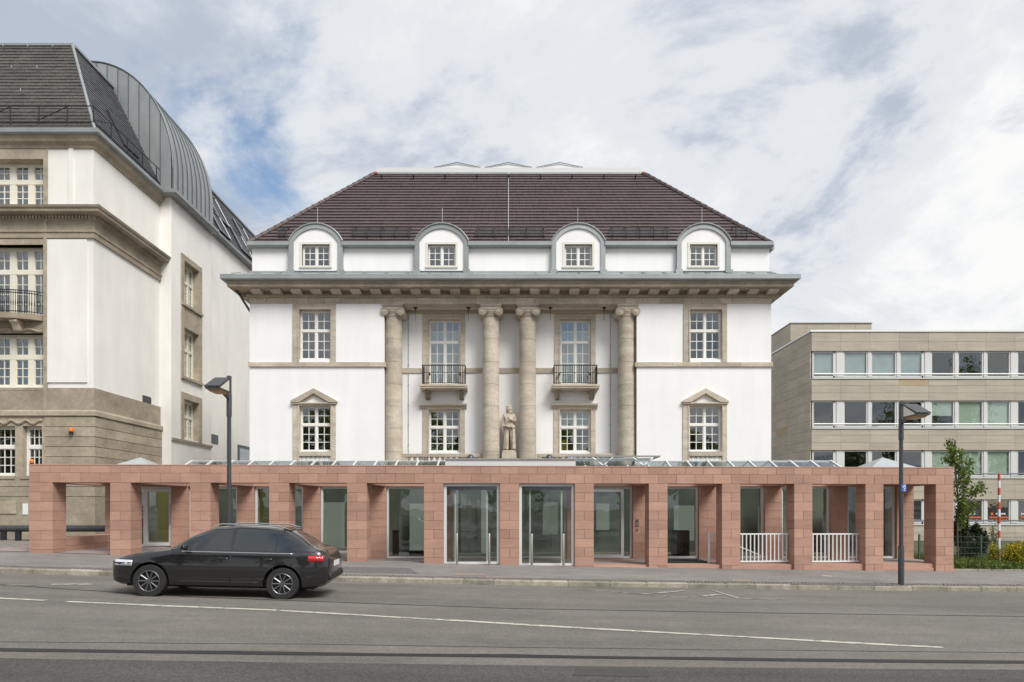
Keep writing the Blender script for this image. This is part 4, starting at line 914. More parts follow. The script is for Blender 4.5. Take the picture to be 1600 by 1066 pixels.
for xx in (-21.2, X(26,26.8)):
    MB().prism_x([(LY+.2,zb_-.201),(LY-.42,zb_-.201),(LY-.45,zb_-.3),(LY-.3,zb_-.38),(LY-.2,zb_-.6),(LY+.2,zb_-.62)], xx-.15, xx+.15).build('console', lime, bc, bevel=.02)
MB().box(wx0, wx1, LY-.02, LY+.28, Z(521,LY), zb_-.202).build('carved_panel', limed, lh)
fe = MB(); 
for i in range(44): xx = wx0+.1+i*(wx1-wx0-.2)/43; fe.tube((xx-.05,LY-.04,Z(517,LY)+.05*math.sin(i*.55)),(xx+.05,LY-.04,Z(517,LY)+.05*math.sin(i*.55+.55)),.06,6)
fe.build('garland', limed, lh, smooth=True)
# balustrade under the lowest tall window
zt_, zl_ = Z(606,LY), Z(640,LY)
bl = MB().box(wx0+.001, wx1-.001, LY-.06, LY+.28, zt_-.12, zt_-.001).build('balustrade_rail', limed, lh, bevel=.01)
MB().box(wx0+.001, wx1-.001, LY+.2, LY+.29, zl_, zt_-.122).build('balustrade_back', limed, bl)
bm_ = baluster_mesh(zt_-zl_-.12, .1, limed)
for i in range(18): piece('baluster', bm_, bl, (wx1-.12-i*.235, LY+.06, zl_))
# main cornice, string course, base
cp = [(LX0,LY),(LX,LY),(LX,Y2-.001)]
c0 = Z(373,LY)
MB().sweep(cp, [(0,c0),(.08,c0),(.08,c0+.2),(.12,c0+.22),(.12,c0+.3),(.06,c0+.32),(0,c0+.32)]).build('architrave', limed, lh)
MB().sweep(cp, [(0,c0+.321),(.05,c0+.321),(.05,c0+.68),(0,c0+.68)]).build('frieze', limed, lh)
MB().sweep(cp, [(0,c0+.681),(.08,c0+.681),(.12,c0+.72),(.14,c0+.86),(.42,c0+.88),(.46,c0+.91),(.46,c0+1.0),(.52,c0+1.04),(.55,c0+1.12),(.3,c0+1.16),(0,c0+1.2)]).build('main_cornice', limed, lh)
dent = shared(MB().box(-.035,.035,-.075,0,0,.11).mesh('dentil'), limed)
for i in range(48): piece('dentil', dent, lh, (LX-.05-i*.13, LY-.135, c0+.735))
dent2 = shared(MB().box(0,.075,-.035,.035,0,.11).mesh('dentil'), limed)
for i in range(38): piece('dentil', dent2, lh, (LX+.135, LY+.05+i*.13, c0+.735))
MB().sweep(cp, [(0,ZS),(.0,ZB),(.05,ZB),(.05,ZS)]).build('base_band', limed, lh)
MB().sweep(cp, [(0,ZS-.26),(.17,ZS-.26),(.17,ZS-.1),(.12,ZS-.02),(0,ZS-.001)]).build('base_moulding', limed, lh)
jv = [652, 667.5, 683, 698.5, 714, 729.5, 745, 760.5, 776]
gxs = [(-20.45, X(31.5,LY+.2)), (X(43,LY+.2), X(73,LY+.2))]
gz0, gz1 = Z(744,LY+.2), Z(667,LY+.2)
for v0, v1 in zip(jv[:-1], jv[1:]):                 # rusticated courses, recessed joints
    za, zb2 = Z(v1,LY)+.012, Z(v0,LY)-.012
    if v1 <= 746: MB().sweep([(X(73.5,LY),LY),(LX,LY),(LX,Y2-.002)], [(-.3,za),(.12,za),(.12,zb2),(-.3,zb2)]).build('stone_course', limed, lh)
    else: MB().sweep([(LX0,LY),(LX,LY),(LX,Y2-.002)], [(-.3,za),(.12,za),(.12,zb2),(-.3,zb2)]).build('stone_course', limed, lh)
MB().sweep([(LX0,LY),(LX,LY),(LX,Y2-.003)], [(-.31,Z(776,LY)-2),(.16,Z(776,LY)-2),(.16,Z(776,LY)-.012),(-.31,Z(776,LY)-.012)]).build('plinth', limed, lh)
b = MB(); wall_open(b, LX0, LX, Z(776,LY)-.01, ZS-.2, LY-.08, LY+.3, [(p,q,gz0,gz1) for p,q in gxs]); b.box(LX-.4, LX+.08, LY+.301, Y2-.004, Z(776,LY)-.01, ZS-.2); b.build('ground_floor_wall', mat('joint_stone', (.2,.165,.115), .95, noise=[(2,.2)]) if False else limed, lh)
for p, q in gxs:
    w = window(lh, (p, LY+.16, gz0), q-p, gz1-gz0, [(3,3),(2,2)], 1, 3, .09, .1, .13, .03, .08, m=wood)
    MB().box(p-.04, q+.04, LY-.16, LY+.15, gz0-.14, gz0-.002).build('sill', limed, w, bevel=.01)
fe = MB()
for i in range(50): xx = -22+i*3.55/49; fe.tube((xx-.05,LY-.1,Z(660,LY)+.07*math.sin(i*.8)),(xx+.05,LY-.1,Z(660,LY)+.07*math.sin(i*.8+.8)),.055,6)
fe.build('garland', limed, lh, smooth=True)
MB().box(X(0,LY-.12), X(27,LY-.12), LY-.2, LY-.165, Z(803,LY), Z(783.5,LY)).build('wall_plaque', limed, lh, bevel=.01)
MB().box(X(36,LY-.16), X(44,LY-.16), LY-.19, LY-.161, Z(804,LY), Z(787,LY)).build('notice_board', white, lh)
# bay windows facing right
for (y0,y1,z0,z1) in wsp:
    w = window(lh, (BX-.28, y0, z0), y1-y0, z1-z0, [(3,3),(2,2)], 3, 2, .1, .12, .12, .03, .08, m=creamwood, rz=R(90))
    MB().box(BX-.62, BX-.6, y0, y1, z0, z1).build('net_curtain', MATS['curtain_grey0'], lh)
b = MB(); b.box(BX-.27, BX+.05, 33.02, 33.304, 8.0, 14.12); b.box(BX-.27, BX+.05, 34.896, 35.22, 8.0, 14.12); b.box(BX-.27, BX+.05, 33.305, 34.895, 13.846, 14.12); b.box(BX-.27, BX+.03, 33.305, 34.895, 10.596, 11.754)
b.box(BX, BX+.12, 33.0, 35.24, 11.62, 11.74); b.box(BX, BX+.12, 33.0, 35.24, 8.06, 8.18); b.build('bay_window_frame', limed, lh)
b = MB(); b.box(BX-.27, BX+.05, 33.02, 33.304, 5.0, 7.4); b.box(BX-.27, BX+.05, 34.896, 35.22, 5.0, 7.4); b.box(BX-.27, BX+.05, 33.305, 34.895, 7.096, 7.4); b.build('bay_window_frame', limed, lh)
MB().sweep([(BX,Y2),(BX,Y3)], [(0,4.95),(.07,4.95),(.09,5.08),(0,5.1)]).build('bay_string_course', limed, lh)
MB().box(LX, LX+.03, 30.6, 31.3, Z(631,30.9), Z(619,30.9)).build('vent_grille', steel, lh)
MB().box(LX, LX+.03, 37.5, 38.5, 5.35, 5.85).build('vent_grille', steel, lh)
MB().box(LX, LX+.05, 41.3, 43.6, 3.9, 5.6).build('dark_window', steel, lh)
MB().box(LX+.051, LX+.06, 41.5, 43.4, 4.0, 5.4).build('dark_window_pane', glassb, lh)
# eaves
ep = [(LX0,LY),(LX,LY),(LX,Y2-.02),(BX,Y2-.02),(BX,Y3+.02)]
MB().sweep(ep[:3], [(0,LEV-.5),(.06,LEV-.5),(.1,LEV-.38),(.22,LEV-.3),(.26,LEV-.18),(.3,LEV-.1),(0,LEV-.1)]).build('eaves_moulding', limed, lh)
MB().sweep(ep, [(-.2,LEV-.099),(.36,LEV-.099),(.42,LEV-.05),(.42,LEV+.1),(.38,LEV+.13),(-.2,LEV+.13)]).build('zinc_gutter', zinc, lh)
# mansard
e0 = LEV+.12; er = 2.43; ex, ey = LX+.2, LY-.25; tz = Z(72, ey+er)
rf = tiled(MB(), (LX0,ey,e0), (ex,ey,e0), (LX0,ey+er,tz), (ex-er,ey+er,tz), 26, .34, .03)
rf.add([(LX0,ey,e0-.05),(ex,ey,e0-.05),(ex-er,ey+er,tz-.03),(LX0,ey+er,tz-.03)], [(0,1,2,3)])
rf.add([(LX0,ey+er,tz-.02),(ex-er,ey+er,tz-.02),(ex-er,62,tz-.02),(LX0,62,tz-.02)], [(0,1,2,3)]); rf.build('slate_roof', slate, lh, kind='stuff')
rs = tiled(MB(), (ex,ey,e0), (ex,Y3-2,e0), (ex-er,ey+er,tz), (ex-er,Y3-2,tz), 26, .34, .03)
rs.add([(ex,ey,e0-.05),(ex,Y3-2,e0-.05),(ex-er,Y3-2,tz-.03),(ex-er,ey+er,tz-.03)], [(0,1,2,3)]); rs.build('slate_roof_side', slate2, lh, kind='stuff')
rr_ = tiled(MB(), (ex,Y3,17.0), (ex,62,17.0), (ex-er,Y3,tz+.1), (ex-er,62,tz+.1), 22, .36, .03)
rr_.add([(ex,Y3,16.95),(ex,62,16.95),(ex-er,62,tz+.07),(ex-er,Y3,tz+.07)], [(0,1,2,3)]); rr_.build('rear_slate_roof', slate2, lh, kind='stuff')
MB().sweep([(LX,Y3+.05),(LX,62)], [(-.1,16.9),(.3,16.9),(.34,16.95),(.34,17.08),(-.1,17.1)]).build('rear_gutter', zinc, lh)
MB().sweep([(LX-er+.1,Y3+.05),(LX-er+.1,62)], [(-.1,tz),(.25,tz),(.25,tz+.12),(-.1,tz+.16)]).build('rear_ridge', zinc, lh)
MB().box(LX0, ex-er+.05, ey+er-.06, ey+er+.1, tz-.01, tz+.09).build('roof_edge', zinc, lh)
MB().box(ex-er-.05, ex-er+.1, ey+er+.101, Y3, tz-.01, tz+.09).build('roof_edge', zinc, lh)
MB().tube((ex+.0,ey,e0+.03),(ex-er,ey+er,tz+.05),.06,8).build('hip_capping', zinc, lh)
for (ya, yb_, za, zb2) in ((38.2,39.6,19.2,20.5),(40.2,41.8,18.9,20.6),(38.8,40.2,17.5,18.8),(42.2,44,17.7,19.2),(44.6,46.2,18.9,20.6)):   # dark inset rooflights
    def sp(y, z, o): f = (z-17)/(tz+.1-17); return (ex-er*f+o*.87, y, z+o*.48)
    MB().hexa([sp(ya,za,-.05),sp(yb_,za,-.05),sp(yb_,zb2,-.05),sp(ya,zb2,-.05)], [sp(ya,za,.1),sp(yb_,za,.1),sp(yb_,zb2,.1),sp(ya,zb2,.1)]).build('rooflight', iron, lh)
    m_ = MB(); m_.path([sp(ya,za,.13),sp(yb_,za,.13),sp(yb_,zb2,.13),sp(ya,zb2,.13),sp(ya,za,.13)], .04, 5); m_.build('rooflight_frame', zinc, lh)
def sp1(y, z, o): f = (z-e0)/(tz-e0); return (ex-er*f+o*.9, y, z+o*.43)
MB().hexa([sp1(29.4,17.4,-.02),sp1(30.6,17.4,-.02),sp1(30.6,18.9,-.02),sp1(29.4,18.9,-.02)], [sp1(29.4,17.4,.08),sp1(30.6,17.4,.08),sp1(30.6,18.9,.08),sp1(29.4,18.9,.08)]).build('rooflight', iron, lh)
for i in range(3):
    for q in range(6):
        xx = -25+q*1.05+.2*i; zz = e0+2.0+i*1.35; f = (zz-e0)/(tz-e0); MB().path([(xx,ey+er*f-.02,zz),(xx,ey+er*f-.16,zz+.02),(xx,ey+er*f-.16,zz+.12)], .022, 5).build('roof_hook', zinc, lh)
# snow guard round the eaves
g = MB(); path_ = [(LX0,ey+.12),(ex-.12,ey+.12),(ex-.12,Y2-.15)]
for zz in (e0+.16,e0+.38): g.path([(x,y,zz) for x,y in path_], .02, 5)
g.path([(x,y,e0+1.0) for x,y in path_], .022, 5)
for i in range(75): xx = LX0+6+i*.105; g.tube((xx,ey+.12,e0+.16),(xx,ey+.12,e0+.38),.012,4)
for i in range(50): yy_ = ey+.12+i*.105; g.tube((ex-.12,yy_,e0+.16),(ex-.12,yy_,e0+.38),.012,4)
gd = g.build('snow_guard', iron, lh)
P_ = [(LX0+7+i*1.12, ey+.12) for i in range(6)] + [(ex-.12, ey+.12+i*1.2) for i in range(5)]
for i, (x, y) in enumerate(P_):
    m_ = MB().tube((x,y,e0-.05),(x,y,e0+1.0),.028,6)
    if i+1 < len(P_) and i % 2 == 0: m_.tube((x,y,e0+.45),(P_[i+1][0],P_[i+1][1],e0+.98),.018,5)
    m_.build('guard_post', iron, gd)
# round zinc roof over the bay: vertical strips on the end, curved panels on the barrel
A_, B_ = 3.85, 5.0; zc0 = e0+1.15; bxr = BX+.05
def prof(a): return (bxr-A_*(1-math.cos(a)), zc0+B_*math.sin(a))
pr = [(bxr, e0+.01), (bxr, zc0-.4)] + [prof(R(90)*i/20) for i in range(21)]
def ztop(x):
    c = max(-1, min(1, 1-(bxr-x)/A_)); return zc0+B_*math.sin(math.acos(c))
n = 9; wq = (Y3+.1-Y2)/n
bm = MB(); q = len(pr)
vs = [(x,0.012,z) for x,z in pr] + [(x,wq-.012,z) for x,z in pr]; bm.add(vs, [(i,i+1,q+i+1,q+i) for i in range(q-1)])
sm = MB(); seam = []
for i in range(q):
    x, z = pr[i]; seam.append((x,z))
vs2 = []
for (x, z), (nx, nz) in zip(pr, [(1,0),(1,0)]+[(math.cos(R(90)*i/20)*1, math.sin(R(90)*i/20)) for i in range(21)]):
    vs2 += [(x,-.012,z),(x+nx*.05,-.015,z+nz*.05),(x+nx*.05,.015,z+nz*.05),(x,.015,z)]
for i in range(q-1):
    for j in range(3): sm.add([vs2[4*i+j],vs2[4*i+j+1],vs2[4*i+4+j+1],vs2[4*i+4+j]], [(0,1,2,3)])
me = bm.mesh('zinc_panel', (bxr,0,e0), smooth=True); me.materials.append(zinc)
zincd = mat('dark_zinc', (.13,.15,.16), .5, .4)
sme_ = shared(sm.mesh('standing_seam', (bxr,0,e0)), zincd)
for i in range(n):
    piece('zinc_panel', me, lh, (bxr, Y2+.02+i*wq, e0)); piece('standing_seam', sme_, lh, (bxr, Y2+.02+i*wq, e0))
vs = [(x,Y3+.12,z) for x,z in pr]; MB().add(vs+[(bxr-A_,Y3+.12,e0)], [tuple(range(len(vs)+1))]).build('barrel_back', zinc, lh)
xe = bxr-.06; sx_ = .5
while xe > bxr-A_+.1:                               # end wall strips
    a, c = max(bxr-A_, xe-sx_), xe; k = 6; pts = [(a+.006,e0+.02),(c-.006,e0+.02)] + [(c-.006+(a-c+.012)*i/k, max(e0+.1, ztop(c-.006+(a-c+.012)*i/k)-.03)) for i in range(k+1)]
    MB().prism_y(pts, Y2+.005, Y2+.05).build('zinc_end_strip', zinc, lh)
    MB().prism_y([(a-.012,e0+.02),(a+.012,e0+.02),(a+.012,ztop(a)-.02),(a-.012,ztop(a)-.05)], Y2-.03, Y2+.02).build('standing_seam', zincd, lh); xe -= sx_
pth = [(x+.02,Y2+.0,z+.02) for x,z in pr]; MB().path(pth, .035, 6).build('barrel_edge', zincd, lh)
# orange lamps
for u, v, D, nm in ((111,673,LY-.12,'orange warning lamp high on the rusticated limestone corner'), (49.5,722,LY-.4,'orange warning lamp just above the left end of the red colonnade')):
    x, z = X(u,D-.1), Z(v,D-.1); t = thing('warning_lamp', (x, D-.1, z-.1), nm, 'lamp', 'orange warning lamps on the corner house')
    MB().lathe([(.02,-.14),(.06,-.13),(.07,-.04),(.075,-.03)], (x,D-.1,z), 14).build('socket', black, t, smooth=True)
    MB().lathe([(.072,-.03),(.08,.02),(.068,.08),(.035,.11),(.003,.115)], (x,D-.1,z), 14).build('lens', orange, t, smooth=True)
    MB().tube((x+.01,D-.1,z-.1),(x+.02,LY-.1,z-.12),.025,8).build('bracket', black, t)
# ================================================================== the office block on the right
OY = 44.0; OX = X(1268,OY); OX1 = 44.0
ob = thing('office_block', (OX, OY, -.5), 'four-storey office block clad in grey-brown travertine panels with strip windows at the right', 'building')
ztopO = Z(517.5,OY)
rowsO = [(550.5,587.5),(628,665.5),(705.5,743),(782.5,816)]
uw = [(1270.5,1308),(1319,1357.5),(1362,1402.5),(1407,1446.5),(1456,1493.5),(1498,1538.5),(1543,1581),(1591,1628),(1633,1673),(1678,1716),(1726,1764)]
b = MB(); z = -1.0
bands = []
for v0, v1 in reversed(rowsO):
    za, zb2 = Z(v1+3,OY), Z(v0-2,OY); bands.append((z, za)); z = zb2
bands.append((z, ztopO-.05))
for za, zb2 in bands: b.box(OX, OX1, OY+.06, OY+.5, za, zb2)
b.box(OX, OX+.4, OY+.501, 78, -1, ztopO-.05); b.box(OX+.4, OX1, OY+.501, 78, ztopO-.6, ztopO-.1)
b.build('wall', mat('panel_joint', (.12,.105,.085), .95), ob)
b = MB(); b.box(OX+.41, OX1, OY+4, OY+4.1, -1, ztopO-.7)
for za, zb2 in bands: b.box(OX+.41, OX1, OY+.51, OY+3.99, zb2-.3, zb2-.05)
b.build('room', MATS['dim_room'], ob)
pxs = [X(1268,OY)] + [X(u,OY) for u in (1314,1359.5,1405,1451,1495.5,1540.5,1586,1631,1676,1721,1766)]
for bi, (za, zb2) in enumerate(bands):
    zt = zb2; hh = .545; r_ = 0
    zz = za
    cnt = max(1, round((zb2-za)/hh)); h = (zb2-za)/cnt
    for r_ in range(cnt):
        if bi == 0 and r_ < cnt-4: continue
        for i, (a, c) in enumerate(zip(pxs[:-1], pxs[1:])):
            m_ = tan if (bi == 3 and r_ == cnt-1 and i == 3) else concrete
            if m_ is tan: MB().box(a+.006, c-.006, OY, OY+.058, za+r_*h+.006, za+(r_+1)*h-.006).build('facade_panel', m_, ob)
            else:
                key = ('fp', round(c-a,3), round(h,3))
                if key not in BC: BC[key] = shared(MB().box(.006, c-a-.006, 0, .058, .006, h-.006).mesh('facade_panel'), concrete)
                piece('facade_panel', BC[key], ob, (a, OY, za+r_*h))
# side cladding facing the villa
nz = 22; hz = (ztopO-.1+.8)/nz; sme = shared(MB().box(-.05, 0, .006, 1.844, .006, hz-.006).mesh('side_panel'), concrete)
for r_ in range(4, nz):
    for i in range(5): piece('side_panel', sme, ob, (OX, OY+.06+i*1.85, -.8+r_*hz))
MB().box(OX-.06, OX-.051, OY+3.7, OY+5.5, 6.9, 7.5).build('tan_side_panel', tan, ob)
MB().box(OX-.08, OX+.3, OY-.06, 78, ztopO-.05, ztopO+.07).build('parapet_edge', white, ob); MB().box(OX+.301, OX1, OY-.06, OY+.4, ztopO-.05, ztopO+.07).build('parapet_edge', white, ob)
pa, pb = X(1235,50), X(1362,50); zp = Z(505.5,50)
nx = 5
for i in range(nx):
    for r_ in range(4): MB().box(pa+(pb-pa)*i/nx+.006, pa+(pb-pa)*(i+1)/nx-.006, 50, 50.1, ztopO-.4+r_*(zp-ztopO+.4)/4+.006, ztopO-.4+(r_+1)*(zp-ztopO+.4)/4-.006).build('roof_house_panel', concrete, ob)
MB().box(pa+.01, pb-.01, 50.05, 72, ztopO-.5, zp-.02).build('roof_house', concrete, ob)
MB().box(pa-.03, pb+.03, 49.95, 72, zp-.019, zp+.05).build('roof_house_edge', mat('brown_edge', (.2,.17,.14), .7), ob)
txt = mat('white_lettering', (.75,.75,.75), .5); orl = mat('orange_stripe', (.6,.12,.03), .5)
blinds = {(1,5):1,(1,6):1,(1,4):.55,(2,4):1,(2,5):.95,(2,6):.97,(2,8):1,(1,8):.6,(0,0):.9,(0,1):.95,(0,2):.93,(0,3):.94,(3,8):.3}
for ri, (v0, v1) in enumerate(rowsO):
    za, zb2 = Z(v1+3,OY), Z(v0-2,OY)
    for i, (u0, u1) in enumerate(uw):
        x0, x1 = X(u0,OY), X(u1,OY)
        w = MB(); fr = .09
        w.box(x0,x0+fr,OY+.12,OY+.2,za,zb2); w.box(x1-fr*(2.2 if i in (0,3) else 1),x1,OY+.12,OY+.2,za,zb2); w.box(x0+fr,x1-fr,OY+.12,OY+.2,zb2-fr,zb2); w.box(x0+fr,x1-fr,OY+.12,OY+.2,za,za+fr*1.7)
        wo = w.build('window', officewhite, ob)
        q = MB().box(-(x1-x0)/2+.05, (x1-x0)/2-.05, -.006, .006, -(zb2-za)/2+.05, (zb2-za)/2-.05).mesh('pane'); q.materials.append(glassb)
        pn = link('pane', q, None, wo, ((x0+x1)/2-OX, .16, (za+zb2)/2+.5)); pn.rotation_euler = (random.gauss(0,.012), 0, random.gauss(0,.05))
        if (ri, i) in blinds:
            f = blinds[(ri,i)]; MB().box(x0+fr+.02, x1-fr-.02, OY+.225, OY+.235, zb2-fr-(zb2-za-2*fr)*f, zb2-fr).build('blind', blindg if ri == 0 else blindm, wo)
        if ri == 3 and i >= 5:
            zz = Z(808.5,OY); MB().box(x0+fr+.15, x1-fr-.02, OY+.136, OY+.14, zz-.05, zz+.04).build('orange_stripe', orl, wo)
            n_ = 9 if i == 5 else 6; xx = x0+fr+.2+(.35 if i == 6 else 0)
            for l_ in range(n_):
                ww = random.choice((.06,.09,.07)); MB().box(xx, xx+ww, OY+.136, OY+.14, Z(803,OY)-.05, Z(803,OY)+.05).build('letter', txt, wo); xx += ww+.03
            if i == 6: MB().tube((x0+fr+.3,OY+.14,Z(803,OY)),(x0+fr+.3,OY+.13,Z(803,OY)),.09,10).build('orange_dot', orl, wo)
    for (ua, ub) in zip([1266]+[p[1] for p in uw[:-1]], [p[0] for p in uw]):   # white piers between the windows
        if ua < 1268: continue
        MB().box(X(ua,OY)+.002, X(ub,OY)-.002, OY+.08, OY+.4, za+.001, zb2-.001).build('pier', officewhite, ob)
    MB().box(OX+.05, OX1, OY-.06, OY+.1, za-.07, za-.001).build('sill', officewhite, ob)
    zz = Z(v1-2.6, OY); MB().tube((OX+.1,OY-.1,zz),(OX1,OY-.1,zz),.045,8).build('guard_rail', white if ri < 2 else steel, ob)
# ================================================================== street lamps
def street_lamp(u, vtop, D, sg, label):
    x = X(u, D); z0 = zs(x, D); zt = Z(vtop, D); H = zt-z0
    t = thing('street_lamp', (x, D, z0), label, 'lamp', 'grey street lamps on the kerb')
    MB().lathe([(.075,-.05),(.075,1.02),(.07,1.05)], (x,D,z0), 14).build('pole_base', steel, t, smooth=True)
    MB().lathe([(.055,1.03),(.05,H-1.0)], (x,D,z0), 14).build('pole', steel, t, smooth=True)
    MB().lathe([(.064,H-1.02),(.064,H-.46),(.06,H-.44)], (x,D,z0), 14).build('sleeve', steel, t, smooth=True)
    MB().box(x-.045, x+.045, D-.05, D+.05, z0+H-.45, zt).build('mast_head', steel, t, bevel=.008)
    # head points at the street: arm, tilted reflector roof, opal side panes, tray and lens
    w = .18; ya, yb_ = D-.40, D-1.0
    MB().hexa([(x-.03,D-.051,zt-.60),(x+.03,D-.051,zt-.60),(x+.03,ya,zt-.50),(x-.03,ya,zt-.50)], [(x-.03,D-.051,zt-.48),(x+.03,D-.051,zt-.48),(x+.03,ya,zt-.44),(x-.03,ya,zt-.44)]).build('arm', steel, t)
    MB().path([(x,D-.04,zt-.08),(x,ya+.02,zt-.14)], .022, 6).build('strut', steel, t)
    hd = MB().hexa([(x-w,ya,zt-.15),(x+w,ya,zt-.15),(x+w,yb_,zt-.45),(x-w,yb_,zt-.45)], [(x-w,ya-.01,zt-.115),(x+w,ya-.01,zt-.115),(x+w,yb_-.015,zt-.42),(x-w,yb_-.015,zt-.42)]).build('reflector_roof', steel, t)
    MB().hexa([(x-w+.01,yb_+.01,zt-.485),(x+w-.01,yb_+.01,zt-.485),(x+w-.01,ya,zt-.50),(x-w+.01,ya,zt-.50)], [(x-w+.01,yb_+.01,zt-.452),(x+w-.01,yb_+.01,zt-.452),(x+w-.01,ya,zt-.455),(x-w+.01,ya,zt-.455)]).build('lamp_tray', steel, hd)
    MB().hexa([(x-w*.6,yb_+.12,zt-.535),(x+w*.6,yb_+.12,zt-.535),(x+w*.6,ya-.1,zt-.545),(x-w*.6,ya-.1,zt-.545)], [(x-w*.85,yb_+.05,zt-.486),(x+w*.85,yb_+.05,zt-.486),(x+w*.85,ya-.03,zt-.50),(x-w*.85,ya-.03,zt-.50)]).build('lens', mat('amber_lens%d' % sg, (.42,.27,.15), .3), hd)
    op = mat('opal_glass%d' % sg, (.7,.69,.6), .35)
    for xx in (x-w+.012, x+w-.024): MB().prism_x([(ya,zt-.17),(ya,zt-.452),(yb_+.1,zt-.45),(yb_+.1,zt-.43)], xx, xx+.012).build('side_glass', op, hd)
    MB().box(x-w+.01, x+w-.01, ya+.001, ya+.02, zt-.5, zt-.13).build('back_plate', steel, hd)
    return t, x, z0
lx = X(358, 17.15); street_lamp(358, 587.5, 17.15, -1, 'grey street lamp whose head points left, behind the black car')
t, x, z0 = street_lamp(1408, 628, 18.3, 1, 'grey street lamp whose head points right, in front of the right end of the colonnade')
D = 18.3; za, zb_ = Z(768.5,D-.08), Z(756.5,D-.08)
pl = MB().box(x-.045, x+.1, D-.078, D-.072, za, zb_).build('blue_plate', blue, t)
for (a, c, p, q) in ((.0,.02,.62,.9),(.03,.045,.55,.92),(-.02,.0,.5,.6),(.01,.05,.36,.5),(.0,.02,.12,.32),(.03,.05,.1,.2),(-.03,-.012,.62,.8)):
    MB().box(x+.025+a, x+.025+c, D-.082, D-.0785, za+(zb_-za)*p, za+(zb_-za)*q).build('plate_mark', txt, t)
# ================================================================== tube bench, far left
def tube_bench():
    y = 24.9; x1 = -14.45; z = zs(-16, y); zc_ = Z(826, y)
    t = thing('tube_bench', (-16.3, y, z), 'thick dark steel tube rail on short legs beside the left end of the colonnade', 'rail')
    MB().tube((-19.5,y,zc_),(x1,y,zc_),.12,18).build('tube', steel, t, smooth=True)
    for x in (-18.9,-17.4,X(5.5,y),X(20,y)+.2): MB().box(x-.09, x+.09, y-.06, y+.06, z-.1, zc_-.09).build('leg', iron, t, bevel=.01)
    MB().box(-19.5, x1, y+.35, y+.45, z, z+.09).build('edge_rail', iron, t)
tube_bench()
